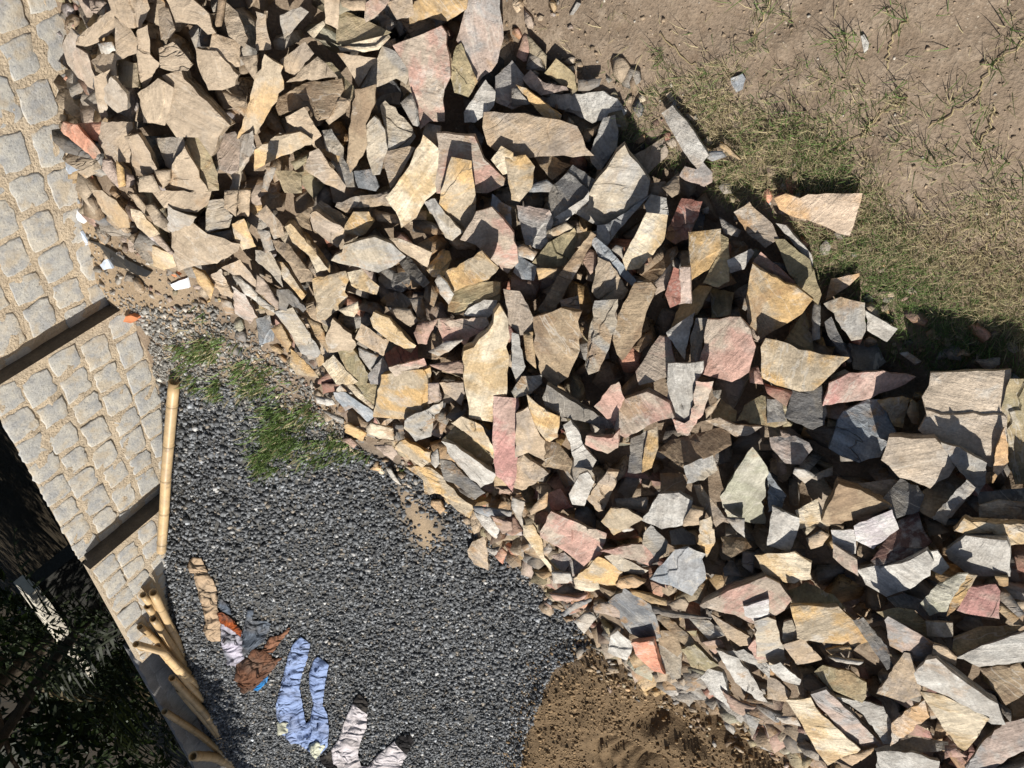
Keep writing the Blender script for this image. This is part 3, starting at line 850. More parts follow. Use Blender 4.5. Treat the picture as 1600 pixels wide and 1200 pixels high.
g27 brown D 820,450 1020,340 1030,380 900,560 860,540 790,500
g28 red L 960,640 1010,480 1060,500 1050,690 990,720
g281 pg L 1050,480 1110,480 1120,690 1040,700
g29 grey L 515,700 650,690 640,860 600,980 540,1110 480,1130 455,1080 480,880
g30 brown L 660,780 760,590 860,580 890,620 830,760 800,900 690,1040 660,1000 635,920
z432 brown L 835,500 875,487 905,493 902,550 885,590 865,607 845,585 835,540
z433 tan L 788,455 812,458 835,500 838,517 812,522 795,505
g34 gold L 65,890 130,880 145,1100 90,1050
g35 grey L 0,890 40,900 80,1090 30,1180 0,1100
z436 grey L 800,612 815,590 845,588 845,600 830,615 805,622
g37 white M 970,880 1050,820 1140,760 1100,920 1080,1040 1020,960
g38 olive D 1050,700 1160,590 1240,600 1150,760 1050,820 980,870
g39 olive D 1240,600 1380,630 1360,760 1250,780
g40 grey M 1120,900 1150,800 1230,800 1190,940 1170,1060 1120,1070
g41 pink L 1230,810 1420,800 1480,870 1510,970 1470,1120 1370,1180 1190,1130 1180,1060
g42 pink M 780,1120 920,910 980,920 1010,1060 980,1150 890,1180 800,1200
z443 white L 1045,572 1096,569 1097,580 1085,600 1078,660 1067,662 1046,648 1044,600
g44 brown D 800,890 860,860 880,920 800,1000 760,970
g47 pink M 1480,1110 1540,1090 1570,1200 1490,1190
g48 pg M 300,680 410,650 420,740 310,740
g52 blue M 10,500 40,400 150,470 130,550 60,540
g53 white L 30,350 60,335 150,380 120,430 40,400
h1 orange L 35,40 110,10 200,40 250,15 590,10 580,60 510,275 440,260 280,190 130,150 70,110
h2 olive L 50,310 110,310 260,430 330,640 310,700 200,610 120,480
h3 white M 45,200 110,210 270,400 280,470 210,390 100,260
h4 orange L 355,690 390,550 570,510 570,530 480,610
h5 grey L 360,710 460,670 600,700 605,860 580,910 520,920 430,800
h6 white L 610,740 810,860 740,945 620,870
h7 grey M 290,690 330,700 325,910 280,920 275,800
h8 dgrey M 360,820 400,790 520,1050 500,1060 380,900
h9 dgrey D 520,930 660,910 730,1060 650,1120 540,1100
h10 olive D 110,930 230,750 270,900 285,990 200,980
z511 gold L 1193,545 1200,532 1235,540 1280,555 1322,560 1300,580 1270,608 1250,610 1215,600 1195,590
z512 redpink L 1290,632 1300,600 1330,585 1380,582 1427,590 1410,602 1350,625
h13 white L 820,1010 870,1000 960,1060 920,1080
h14 white L 1290,1050 1450,1040 1450,1080 1380,1115 1340,1100
z515 greytan2 L 1445,625 1458,590 1480,588 1575,585 1572,620 1565,740 1558,730 1480,700 1440,672 1452,650
h16 grey D 395,1150 480,1110 510,1130 460,1190 400,1200
k2 gold L 95,85 200,170 290,210 280,330 230,360 190,340 130,250
k3 dgrey L 205,90 230,20 400,130 600,240 650,285 540,290 470,250 330,220 220,170
k4 pink L 520,145 620,20 665,0 700,100 660,180 650,270 590,210
k5 pink L 665,150 700,110 840,60 900,90 970,130 1000,210 880,240 720,330 650,280
k6 pink L 1145,0 1250,0 1220,100 1190,190 1100,320 1040,300 1010,220 1080,250 1110,230
k7 dgrey M 725,550 745,350 850,300 830,370 810,550 770,555
k71 gold M 850,300 905,275 910,400 870,520 810,550 830,400
k8 brown M 915,410 1000,350 1290,280 1345,310 1355,380 1250,440 1080,520 1000,470
k9 grey L 1080,520 1250,440 1280,540 1200,600 1100,620
k10 olivegrey L 1310,700 1400,560 1500,420 1585,530 1575,860 1360,840
k11 tan L 1215,240 1300,220 1400,260 1550,270 1480,320 1400,335 1330,290
z612 olive M 1155,657 1165,635 1190,620 1225,625 1228,660 1210,667
k13 olive D 1250,190 1310,100 1400,170 1390,230 1250,215
k14 tan L 1205,160 1305,90 1250,180 1215,215
k15 tan L 30,200 100,160 140,270 200,360 205,480 100,430 25,460
k16 brown M 205,360 290,380 370,480 380,600 340,540 210,520
k17 white L 325,270 370,240 420,310 450,400 520,480 490,540 390,520 370,400
k18 pink L 470,330 620,345 660,300 655,400 590,440 530,420 460,385
k19 tan L 25,480 70,450 215,565 120,630 60,660 0,640 10,520
k20 white L 360,690 420,580 470,560 510,620 450,760 380,755
k21 tan L 470,720 590,560 655,570 640,640 570,790 540,800
k22 grey M 645,720 850,710 830,780 660,775
k24 white L 820,850 920,700 1040,690 1120,740 1110,780 1060,880 940,900
k25 tan L 1060,880 1120,780 1190,800 1180,880 1080,890
k26 tan M 1140,640 1180,640 1330,840 1270,890 1170,740
k27 grey L 1330,840 1450,850 1450,960 1380,900
k28 gold L 1170,870 1240,840 1260,1000 1210,1080 1160,1000
k29 pink L 185,930 250,810 340,850 570,950 540,1070 440,1130 330,1050 190,960
k30 red D 215,690 300,660 370,770 250,800
k31 orange L 110,790 220,680 215,770 120,820
k32 gold L 565,860 620,790 720,790 810,850 740,890 640,940
k33 white L 640,900 700,880 755,915 700,930
k34 grey M 830,940 870,890 970,990 960,1050 910,1100 820,1000
k35 pink L 565,1050 750,1010 820,1010 910,1110 850,1140 760,1100
k36 grey L 585,1080 650,1070 840,1170 800,1195 640,1160 600,1120
z637 blue L 1018,905 1030,890 1055,865 1075,859 1100,868 1100,905 1080,929 1050,915
z639 gold L 912,895 935,872 970,893 970,915 935,912 898,905
k40 cream L 70,900 130,890 180,960 200,1080 300,1190 250,1180 170,1080 75,950
k41 white L 0,720 80,740 60,830 80,880 60,900 0,780
k42 grey L 180,1050 230,1000 250,1040 200,1090
k43 pg M 250,1080 330,1060 440,1150 430,1200 330,1200
k44 red M -40,840 10,820 60,920 0,950 -50,920
k45 brown D 1310,960 1450,960 1490,1020 1370,1080 1320,1050
k46 dgrey D 990,920 1060,900 1140,950 1140,1000 1000,1000
k47 dgrey D 1440,1040 1520,1060 1500,1180 1440,1140
k48 dgrey D 1320,1150 1370,1090 1440,1200 1330,1200
k49 brown D 930,560 1060,560 1090,620 1070,690 930,690
z650 redpink L 772,625 808,628 806,735 800,765 775,740 770,690
z701 gold L 586,650 597,590 635,583 668,580 670,625 662,650 640,655
j2 grey L 950,220 1160,120 1160,150 1100,250 1090,330 1000,350 930,280
j3 pg L 1075,0 1140,0 1155,100 1075,125
j4 tan L 1150,0 1290,0 1300,60 1280,130 1180,60
j6 gold L 1230,250 1290,210 1400,260 1480,400 1470,440 1390,370
j7 olive M 1175,350 1240,280 1390,370 1480,480 1420,530 1250,400
j71 white L 1170,370 1250,400 1430,530 1490,570 1470,610 1400,640 1340,590 1220,460
j8 cream L 690,280 720,250 850,280 865,350 770,340 700,310
j9 gold L 555,260 580,250 690,310 660,360 560,310
j10 brown D 570,190 590,150 700,240 680,270 580,260
j11 blue L 490,60 560,60 740,190 690,240 600,150 560,170 500,100
j12 cream L 540,0 600,0 740,140 720,150 610,70
j13 olive M 620,0 780,0 760,110 740,130 650,60
j14 gold M 850,380 930,360 1080,430 1085,480 1030,520 860,400
j15 pg L 740,390 850,390 880,440 850,480 760,410
j16 pink L 540,340 590,340 630,380 610,405 545,360
j17 white L 805,520 840,530 905,635 850,600
j18 gold L 945,530 1090,530 1170,590 1250,700 1350,760 1320,830 1250,790 1150,690 1060,690 1050,610
j19 orange L 1090,730 1150,730 1180,790 1150,815 1090,760
j20 white L 1095,440 1130,410 1140,500 1120,525 1095,500
j21 dgrey M 1150,480 1220,490 1380,640 1420,680 1360,720 1240,620 1180,600
j22 blue L 1360,770 1400,770 1590,800 1580,830 1450,830 1370,800
j23 white L 1355,800 1450,820 1510,900 1490,970 1420,900
j24 pink L 1470,830 1600,870 1600,920 1540,940
j25 tan L 1320,1040 1350,990 1430,950 1445,1050 1450,1170 1360,1130 1325,1080
j26 grey L 1440,1020 1490,1040 1520,1020 1500,1080 1450,1050
j261 salmon L 1490,1080 1530,1030 1565,1060 1540,1125
j27 white L 370,80 470,100 490,130 440,140 380,120
j28 grey L 420,170 540,220 540,245 450,200
j29 red L 410,0 530,0 490,45 420,60
j31 gold L 1480,560 1560,560 1560,640 1490,640
l1 red M -20,0 150,48 112,136 0,60
l2 dgrey M 120,210 160,50 330,20 360,180 345,250 280,280 180,240
l3 blue M 400,400 450,230 480,180 620,110 700,110 740,200 800,320 700,450 580,485 480,450
l4 gold L 690,110 840,85 880,100 840,270 790,260 730,160
l5 olive M 870,180 900,100 940,130 945,260 900,240
l7 greytan2 L 725,480 770,345 1040,350 1110,420 1160,520 1120,590 1010,650 830,590
l8 grey L 1090,380 1200,410 1360,500 1350,620 1310,685 1240,600 1160,500
l9 brown D 960,680 1130,560 1230,610 1030,830 960,790
l91 grey L 1030,830 1235,610 1285,660 1110,880 1050,850
l10 orange L 1430,400 1480,280 1505,490 1440,570 1410,540
l11 olive L 1470,180 1500,50 1520,0 1680,0 1680,620 1550,620 1515,500 1500,300
l12 dgrey D 1320,680 1640,650 1640,740 1450,740 1330,760
l121 grey M 1330,760 1450,730 1640,750 1640,840 1400,850 1330,830
l13 cream L 1180,920 1240,855 1380,880 1640,890 1640,1000 1490,1020 1400,930 1250,940
l14 white L 1120,1050 1240,960 1480,990 1500,1080 1500,1200 1270,1200 1140,1100
l15 brown L 350,860 450,640 580,680 760,770 700,800 540,850 390,885
l16 cream L 180,800 310,730 380,880 375,940 310,890 200,910
l17 tan M 550,630 760,600 830,610 710,720 640,660
l18 dgrey M 720,720 830,600 930,640 970,700 940,790 790,840 760,760
l19 lilac L 545,890 770,800 810,910 660,1030 560,980
l20 maroon M 660,1100 720,1010 820,860 930,800 970,930 1015,990 970,1040 850,1100 690,1130
l21 white L 0,990 30,780 190,850 190,890 150,1010 130,1050 0,1010
z822 cream L 1182,870 1240,865 1265,880 1265,905 1240,912 1200,905
l23 lilac L 400,925 550,925 545,1070 500,1080 410,1000
l24 pink L 410,1010 470,1050 550,1100 560,1200 480,1150 410,1090
z825 white L 1342,895 1360,890 1420,878 1445,865 1455,880 1450,900 1420,920 1385,934 1355,915
l26 white L 980,1060 1060,1050 1130,1150 1080,1190 1000,1150
l27 pg M 20,340 170,330 250,370 270,410 200,500 110,490 30,400
l28 white L 170,530 240,540 290,580 230,620 160,560
l29 grey M 250,580 400,520 400,570 310,600
l30 tan L 240,970 330,920 380,950 340,1010 270,1030
l33 blue M 0,550 60,640 110,700 80,790 0,800
l34 dgrey M 0,100 90,100 110,230 0,240
l36 brown D 970,810 1060,850 1130,920 1010,950
z901 pink L 1098,950 1140,925 1195,905 1215,915 1233,938 1222,955 1200,968 1185,980 1150,965 1110,955
p2 olive D 100,120 240,50 400,120 480,200 420,210 190,205
p3 gold L 160,210 440,205 560,320 670,400 540,450 460,435 200,400 190,320
p4 gold L 360,470 500,440 520,470 400,495
p5 white L 380,510 590,540 560,560 430,540
p6 dgrey M 540,290 600,270 740,440 780,560 740,580 650,450
p7 olive M 300,610 350,570 500,600 605,670 600,760 580,790 400,720
p8 dgrey D 220,640 270,610 380,720 280,730 220,700
p9 white L 0,570 80,550 200,650 190,690 90,660
p10 tan L 0,640 50,650 140,730 120,790 0,770
p11 cream L 125,790 230,790 270,780 300,840 560,1080 540,1100 370,1170 300,1080 200,900
p12 pg L 280,760 370,730 710,1050 560,1090 480,990 320,820
p13 orange L 450,1140 680,1070 640,1120 530,1190
p14 white M 430,760 640,800 720,830 770,930 770,1050 720,1050 600,870
p15 orange L 770,1060 780,920 870,850 970,790 1000,890 900,970
p16 tan L 690,730 780,600 850,490 890,500 950,700 950,750 850,785
p17 pg L 740,290 760,270 1040,430 1035,470 990,510 980,535 910,530 860,480 770,440
p18 olive M 740,265 690,230 820,205 910,220 980,290 990,380 870,310
p19 grey M 990,290 1150,300 1150,380 1000,380
p20 olivegrey L 960,170 1060,60 1180,0 1240,0 1150,140 1110,230 1010,250
p201 gold L 1150,130 1240,0 1300,10 1200,180 1120,250
p21 redpink L 1190,215 1260,75 1420,65 1445,100 1440,260 1280,240
p23 white L 930,620 1000,540 1060,530 1200,650 1420,800 1465,920 1380,910 1190,790 950,680
p24 dgrey D 1210,640 1300,690 1510,840 1510,910 1440,830
p25 cream L 965,740 1100,760 1370,900 1280,1030 1210,1100 1110,970
p26 grey D 680,1080 740,1060 900,1010 1110,1040 1100,1090 900,1110 700,1110
p261 white L 690,1110 900,1110 1060,1160 1040,1240 690,1240
p27 white L 1190,510 1430,420 1640,340 1640,530 1330,570
p28 olive D 1160,460 1170,380 1330,320 1600,310 1400,420 1190,490
p29 brown M 1340,590 1570,555 1640,620 1640,720 1490,800 1400,680
p30 pg M 1240,1200 1330,1070 1470,930 1640,900 1640,1060 1350,1240
p31 tan L 1040,430 1110,450 1180,510 1170,555 1030,510
z933 grey L 1180,975 1200,968 1212,972 1227,1030 1205,1040 1185,1035
p34 grey L 100,300 150,290 210,430 150,470 90,400
p35 tan L 100,440 220,400 330,530 190,560
p37 gold M 1450,170 1640,290 1640,310 1540,305 1445,220
p38 dgrey M 1450,80 1490,90 1600,230 1590,280 1460,160
p39 gold L 1420,0 1500,0 1500,60 1440,80
p41 dgrey D 750,140 850,110 960,150 930,210 800,190
p43 white L 50,880 170,880 200,940 90,920
p44 brown D 1520,800 1640,740 1640,900 1540,880
p45 pink M 1110,1060 1180,1070 1240,1130 1110,1140
o1 dgrey D 235,110 330,55 440,100 420,130 250,130
o2 pink L 240,115 400,140 460,120 440,150 340,165 260,150
o3 cream L 390,20 530,10 540,90 480,105 395,80
o5 orange L 650,60 670,20 740,5 820,45 770,80 680,85
o7 white L 250,-20 360,-10 370,40 330,55 260,50
o8 blue L 305,240 390,170 490,145 490,160 390,220 330,255
o9 pg L 510,200 540,170 620,170 690,240 680,270 520,230
o10 white L 390,290 450,240 500,230 520,270 450,360
o11 slate M 610,170 700,90 860,190 900,290 920,380 840,415 740,350 690,300 680,230
o12 white L 600,480 620,390 660,360 750,440 740,480 710,530 640,500
o13 salmon L 750,430 880,420 920,560 950,615 880,590 790,510
o14 grey M 890,430 1060,460 1050,640 1000,650 920,560
o141 brown M 920,350 1010,350 1060,470 1030,500 920,430
o15 brown M 890,260 960,250 1100,370 1140,420 1100,460 1010,370
o16 gold M 740,90 870,110 960,150 960,185 870,170 760,120
o17 tan M 980,180 1070,140 1100,180 1080,230 1000,200
o18 dgrey M 890,190 1060,230 1240,260 1230,270 1000,260 900,240
o19 grey M 1110,270 1230,280 1320,370 1230,400
o20 tan L 1250,250 1480,380 1500,430 1420,440 1340,380
o21 pink L 1190,420 1300,400 1330,450 1270,490
o22 olive L 1060,470 1140,440 1280,570 1200,600 1120,570
o23 white L 1290,480 1420,530 1500,640 1590,790 1530,780 1400,670
o24 white L 1180,640 1230,590 1310,610 1330,670 1370,840 1250,740
o25 pink L 1310,720 1420,790 1520,820 1440,870 1370,840
o26 grey L 1460,870 1550,900 1500,1020
o27 white L 1300,490 1450,470 1600,560 1600,640 1520,560
o28 pink L 1480,450 1600,310 1600,580 1520,510
o29 lilac L 1450,200 1600,160 1600,290 1540,310 1460,250
c30 white K 355,95 400,15 430,25 380,95
d1 white K 580,225 600,215 630,270 625,310 600,335
c31 blue K 1365,490 1440,460 1460,490 1440,560 1400,580 1370,530
c16 beige K 960,590 995,570 1015,640 980,640
"""
LAND = {  # stones that stand out: (label, how neighbours refer to it)
 'h1': ('orange and cream slab lying flat and alone on the grass', 'the slab on the grass'),
 'c15': ('long pale grey slab jutting from the pile onto bare soil', 'the long pale slab on soil'),
 'c6': ('white and pink slab at the soil edge of the pile', 'the white and pink slab'),
 'z131': ('broad brown-tan slab with a straight lower edge below the white and pink slab', 'the broad brown-tan slab'),
 'b5': ('large grey-tan slab tapering to a point at the bare soil edge', 'the large grey-tan tapering slab'),
 'b10': ('slab with a red speckled face narrowing to a square foot', 'the red speckled slab'),
 'z128': ('cream slab crossed by fine dark cracks', 'the cracked cream slab'),
 'z129': ('flat pink slab lying partly under a golden stone', 'the flat pink slab'),
 'z130': ('golden stone with a grey patch lying on the flat pink slab', 'the grey-patched golden stone'),
 'b21': ('long upright brown stone with a bark-like face', 'the bark-like brown stone'),
 'z34': ('smooth golden plank-shaped stone among dusty stones', 'the golden plank-shaped stone'),
 'a19': ('largest dusty beige slab, with one long dark side', 'the largest dusty slab'),
 'e8': ('flat dusty beige slab at the pile foot beside the wall', 'the flat dusty slab'),
 'e6': ('wide dusty beige slab just uphill of the flat dusty slab', 'the wide dusty slab'),
 'a21': ('salmon red broken brick piece by the wall foot', 'the salmon red brick piece'),
 'f5': ('smooth leaf-shaped grey slab lying flat in the pile', 'the leaf-shaped grey slab'),
 'f20': ('squarish golden and grey slab leaning near the green weeds', 'the squarish golden slab'),
 'f24': ('boat-shaped cream stone lying on other stones', 'the boat-shaped cream stone'),
 'z312': ('pointed pinkish slab with a ribbed edge', 'the pointed pinkish slab'),
 'f27': ('pink three-cornered slab lying flat near the middle of the pile', 'the pink three-cornered slab'),
 'z330': ('tall cream and gold wedge with its point up', 'the tall cream wedge'),
 'z432': ('brown kite-shaped slab with a pale vein', 'the brown kite-shaped slab'),
 'g29': ('long straight grey-tan stone standing on end', 'the long grey-tan stone'),
 'g30': ('ribbed grey-brown stone beside the long grey-tan stone', 'the ribbed grey-brown stone'),
 'g15': ('pale cream block standing on end below the big grey slab', 'the pale cream block'),
 'g12': ('thin blue-grey bar of stone lying slantwise', 'the blue-grey bar'),
 'g8': ('long narrow brown stone like a plank', 'the narrow brown stone'),
 'z220': ('big pale grey slab with a rough sunlit face', 'the big pale grey slab'),
 'g19': ('golden yellow stone with a curved edge', 'the curved golden stone'),
 'g17': ('dark red-brown oblong stone beside a pale cream block', 'the red-brown oblong stone'),
 'g28': ('brick red narrow stone in the middle of the pile', 'the brick red stone'),
 'g41': ('large square pink slab with faint stripes', 'the square pink slab'),
 'z424': ('large smooth golden-brown slab near the grass', 'the smooth golden-brown slab'),
 'z511': ('golden cream wedge-shaped slab pointing at the grass', 'the golden cream wedge'),
 'z512': ('long red-pink pointed slab at the grass edge', 'the red-pink pointed slab'),
 'z515': ('very large grey and tan slab at the near edge of the pile', 'the very large grey-tan slab'),
 'l7': ('many-sided pale tan slab beside the very large slab', 'the many-sided tan slab'),
 'l3': ('dark blue-grey stone half in shade', 'the dark blue-grey stone'),
 'k10': ('grey-green slab covered with fine white scratches', 'the scratched grey-green slab'),
 'z443': ('white oblong stone hanging over a pinkish one', 'the white oblong stone'),
 'k5': ('broad pinkish tan stone under the white oblong stone', 'the broad pinkish tan stone'),
 'k3': ('long dark grey stone lying slantwise above the golden stone', 'the long dark grey stone'),
 'z650': ('tall purple-pink oblong slab standing on end', 'the purple-pink oblong slab'),
 'z701': ('square golden slab with fine grain near the gravel', 'the square golden slab'),
 'j18': ('long golden stone forming the edge towards the gravel', 'the golden edge stone'),
 'j25': ('rough tan stone lying alone on the gravel', 'the lone tan stone on gravel'),
 'k24': ('chalky white slab in the middle of the pile', 'the chalky white slab'),
 'k29': ('broad pink-tan block close to the gravel', 'the broad pink-tan block'),
 'z637': ('flat blue-grey stone with a rounded outline', 'the rounded blue-grey stone'),
 'l15': ('brown three-cornered stone with layered lower edge', 'the brown three-cornered stone'),
 'l19': ('pale lilac five-sided stone beside a dark maroon one', 'the pale lilac stone'),
 'l20': ('very dark maroon stone with sharp corners', 'the dark maroon stone'),
 'p3': ('wide golden tan sheet of stone', 'the golden tan sheet'),
 'z901': ('pinkish tan slab with a notched edge near the brown earth', 'the notched pinkish slab'),
 'o11': ('dark slate stone with thin white veins', 'the white-veined slate'),
 'o13': ('salmon red shard at the edge of the brown earth', 'the salmon red shard'),
 'p11': ('large cream and gold slab slanting down to the brown earth', 'the large cream-gold slab'),
 'p16': ('upright tan stone shaped like a triangle', 'the tan triangle'),
 'p21': ('pink oblong block with a grainy face', 'the pink oblong block'),
 'p23': ('long bluish white slab with a dark side', 'the long bluish white slab'),
 'p25': ('cream and yellow slab leaning under the long bluish white slab', 'the cream-yellow slab'),
 'p27': ('layered pale grey stone running out of the picture beside the pink oblong block', 'the layered pale stone'),
 'l11': ('olive brown slab cut by the edge of the picture', 'the olive brown edge slab'),
 'l13': ('layered cream and gold stone at the edge of the picture', 'the layered cream-gold stone'),
 'o26': ('grey pointed shard lying alone on the brown earth', 'the lone grey shard'),
 'c30': ('small white stone lying on the bare soil', 'x'), 'd1': ('thin pale stone standing on edge in the bare soil', 'x'),
 'c31': ('small blue-grey stone on bare soil beside sparse grass', 'x'), 'c16': ('small beige stone at the tip of the long pale slab', 'x'),
}
CW = {'greytan2': 'grey-tan', 'tan': 'tan', 'beige': 'dusty beige', 'gold': 'golden', 'cream': 'cream', 'grey': 'grey', 'dgrey': 'dark grey', 'blue': 'blue-grey', 'pink': 'pinkish',
      'red': 'dark red', 'brown': 'brown', 'olive': 'olive brown', 'white': 'whitish', 'orange': 'orange-tan', 'salmon': 'salmon red', 'lilac': 'pale lilac',
      'pg': 'pinkish grey', 'redpink': 'red-pink', 'greytan': 'grey-tan', 'olivegrey': 'grey-green', 'maroon': 'maroon', 'slate': 'slate grey'}
def direction(dx, dy):
    a = math.degrees(math.atan2(-dy, dx)) % 360
    return ['right of', 'above and right of', 'above', 'above and left of', 'left of', 'below and left of', 'below', 'below and right of'][int((a + 22.5) // 45) % 8]

items = []
for line in STONES.strip().splitlines():
    pid, colr, cls, *pp = line.split()
    pts = tpts(pid[0], ' '.join(pp))
    items.append(dict(id=pid, col=colr, cls=cls, pts=pts, c=(sum(p[0] for p in pts) / len(pts), sum(p[1] for p in pts) / len(pts)), pa=abs(poly_area(pts))))
rank = sorted(items, key=lambda d: -(d['pa'] + (1e6 if d['id'] in LAND else 0)))
for i, d in enumerate(rank): d['keep'] = i < 298
lands = [d for d in items if d['id'] in LAND and d['cls'] != 'K']
used = {}
def make_label(d):
    if d['id'] in LAND: return LAND[d['id']][0]
    xs = [p[0] for p in d['pts']]; ys = [p[1] for p in d['pts']]
    # elongation from the outline's second moments
    mx, my = d['c']; sxx = sum((x - mx) ** 2 for x in xs); syy = sum((y - my) ** 2 for y in ys); sxy = sum((x - mx) * (y - my) for x, y in zip(xs, ys))
    tr = sxx + syy; de = math.sqrt(max((sxx - syy) ** 2 + 4 * sxy * sxy, 0)); el = math.sqrt((tr + de) / max(tr - de, 1e-6))
    size = 'small' if d['pa'] < 700 else 'medium' if d['pa'] < 1900 else 'large'
    shape = 'sliver' if el > 3 else 'long stone' if el > 2.1 else 'three-sided stone' if len(xs) == 3 else 'four-sided stone' if len(xs) == 4 else 'chunky stone' if el < 1.35 else 'stone'
    shade = ' in shade' if d['cls'] == 'D' else ''
    near = sorted(lands, key=lambda l: math.hypot(l['c'][0] - mx, l['c'][1] - my))
    for k in range(6):
        l = near[k]; ref = LAND[l['id']][1]
        dr = direction(mx - l['c'][0], my - l['c'][1])
        lab = f"{size} {CW[d['col']]} {shape}{shade} {dr} {ref}"
        if len(lab.split()) > 15: lab = f"{size} {CW[d['col']]} {shape} {dr} {ref}"
        if lab not in used: break
    used[lab] = 1
    return lab

rub_V, rub_F, rub_C = [], [], []
# the pile goes on past the frame: more slabs there, part of the filling
more_ = []
for d in items:
    x_, y_ = d['c']
    if d['cls'] == 'K' or d['pa'] < 600: continue
    for ok, dx_, dy_ in ((y_ < 330 and 130 < x_ < 830, -25, -318), (x_ > 1180 and y_ > 620, 418, 30), (y_ > 880 and x_ > 1000, 190, 318)):
        q_ = [(p[0] + dx_, p[1] + dy_) for p in d['pts']]
        if ok and all(p[1] < -6 or p[0] > 1606 or p[1] > 1206 for p in q_):
            e = dict(d); e['pts'] = q_; e['keep'] = False; e['id'] = d['id'] + 'x'; e['c'] = (x_ + dx_, y_ + dy_); more_.append(e)
items = items + [e for e in more_ if march(e['c'][0], e['c'][1], surf_s) is not None]
STONE_GEO = []
for d in items:
    rs = random.Random(sum(ord(c) * (i + 3) for i, c in enumerate(d['id'])) * 7919)
    c, ax, VV, FF, A, th, on_pile = stone_shape(d['pts'], d['cls'], rs, {'z515': .05, 'h1': .012, 'l7': .02}.get(d['id'], .008 if d['id'] in LAND and d['cls'] == 'L' else 0.0))
    c1, c2 = PAL[d['col']]
    jit = 1 + rs.uniform(-.12, .12)
    c1 = tuple(v * jit for v in c1); c2 = tuple(v * jit for v in c2)
    if d['keep']:
        el = max(p[0] for p in VV) - min(p[0] for p in VV), max(p[1] for p in VV) - min(p[1] for p in VV)
        name = 'stone'
        o = mesh_py(name, VV, FF, MAT_STONE)
        Mx = Matrix((ax[0], ax[1], ax[2])).transposed().to_4x4(); Mx.translation = c
        o.matrix_world = Mx
        o.color = (*c1, 1); o['tint'] = [float(v) for v in c2]
        dust = 1.0 * max(0, 1 - (d['c'][0] * .8 + d['c'][1] * .5) / 640.0) + .13
        if d['col'] in ('salmon',): dust *= .4
        o['dust'] = float(min(.9, dust))
        tag(o, make_label(d), 'stone', 'building stones tipped in a pile', 'thing')
    else:
        off = sum(len(v) for v in rub_V)
        w = [c + ax[0] * p[0] + ax[1] * p[1] + ax[2] * p[2] for p in VV]
        rub_V.append(np.array([tuple(p) for p in w])); rub_C.append(np.tile(np.array(c1), (len(w), 1)))
        for f in FF:
            for k in range(1, len(f) - 1): rub_F.append((f[0] + off, f[k] + off, f[k + 1] + off))

# broken filling between and under the slabs, fringe of spalls at the foot
n = 2300
q = sample_poly(PILE, n, 0, ((-3.3, .3), (3.0, 3.6)))
sz = np.random.uniform(.05, .15, n); sS = surf_s(q[:, 0], q[:, 1]); dd = seg_dist(q[:, 0], q[:, 1], PILE)
zz = sS - .082 - .02 * sstep(.3, -.3, q[:, 0]) + np.random.uniform(-.03, .010, n) - np.clip(.05 - dd, 0, .05) * .3
names = list(PAL); wts = np.array([dict(tan=5, beige=4, grey=5, dgrey=3, brown=4, olive=3, pg=2, gold=2).get(k, .6) for k in names]); wts /= wts.sum()
cc = np.array([PAL[k][0] for k in names])[np.random.choice(len(names), n, p=wts)] * np.random.uniform(.75, 1.1, (n, 1))
tpl = [prism_template(k, sd, .9, .35) for k, sd in ((4, 21), (5, 22), (5, 23), (6, 24), (4, 25), (6, 26), (7, 27))]
def build_raw(P, size, thick, cols, flat):
    R = random_rot(len(P), flat); Vs, Fs, Cs, o = [], [], [], 0
    which = np.random.randint(0, len(tpl), len(P))
    for w_, (Vt, Ft) in enumerate(tpl):
        ids = np.where(which == w_)[0]
        L = Vt[None] * np.stack((size[ids], size[ids] * np.random.uniform(.5, 1, len(ids)), thick[ids]), 1)[:, None, :]
        Wv = np.einsum('nij,nkj->nki', R[ids], L) + P[ids][:, None, :]
        m = len(Vt); Vs.append(Wv.reshape(-1, 3)); Cs.append(np.repeat(cols[ids], m, 0))
        Fs.append((Ft[None] + (o + np.arange(len(ids)) * m)[:, None, None]).reshape(-1, 3)); o += m * len(ids)
    return np.vstack(Vs), np.vstack(Fs), np.vstack(Cs)
a = build_raw(np.column_stack((q, zz)), sz, sz * np.random.uniform(.2, .45, n), cc, .55)
n2_ = 1500
q = sample_poly(PILE, 9000, .12, ((-3.3, .3), (3.0, 3.6)))
q = q[np.abs(seg_dist(q[:, 0], q[:, 1], PILE)) < .11][:n2_]; n2_ = len(q)
sz = np.random.lognormal(math.log(.026), .5, n2_).clip(.008, .07)
cc = np.array([PAL[k][0] for k in names])[np.random.choice(len(names), n2_, p=wts)] * np.random.uniform(.85, 1.25, (n2_, 1))
zz = np.maximum(ground_z(q[:, 0], q[:, 1]) + sz * .12, surf_s(q[:, 0], q[:, 1]) - .03)
bb = build_raw(np.column_stack((q, zz)), sz, sz * np.random.uniform(.2, .4, n2_), cc, .75)
tv = [np.vstack(rub_V), a[0], bb[0]]; tf = [np.array(rub_F), a[1] + len(tv[0]), bb[1] + len(tv[0]) + len(a[0])]; tcl = [np.vstack(rub_C), a[2], bb[2]]
rub = mesh_np('stone_rubble', np.vstack(tv), np.vstack(tf), MAT_RUBBLE, np.vstack(tcl))
tag(rub, 'small broken pieces and spalls filling the stone pile', 'rubble', kind='stuff')

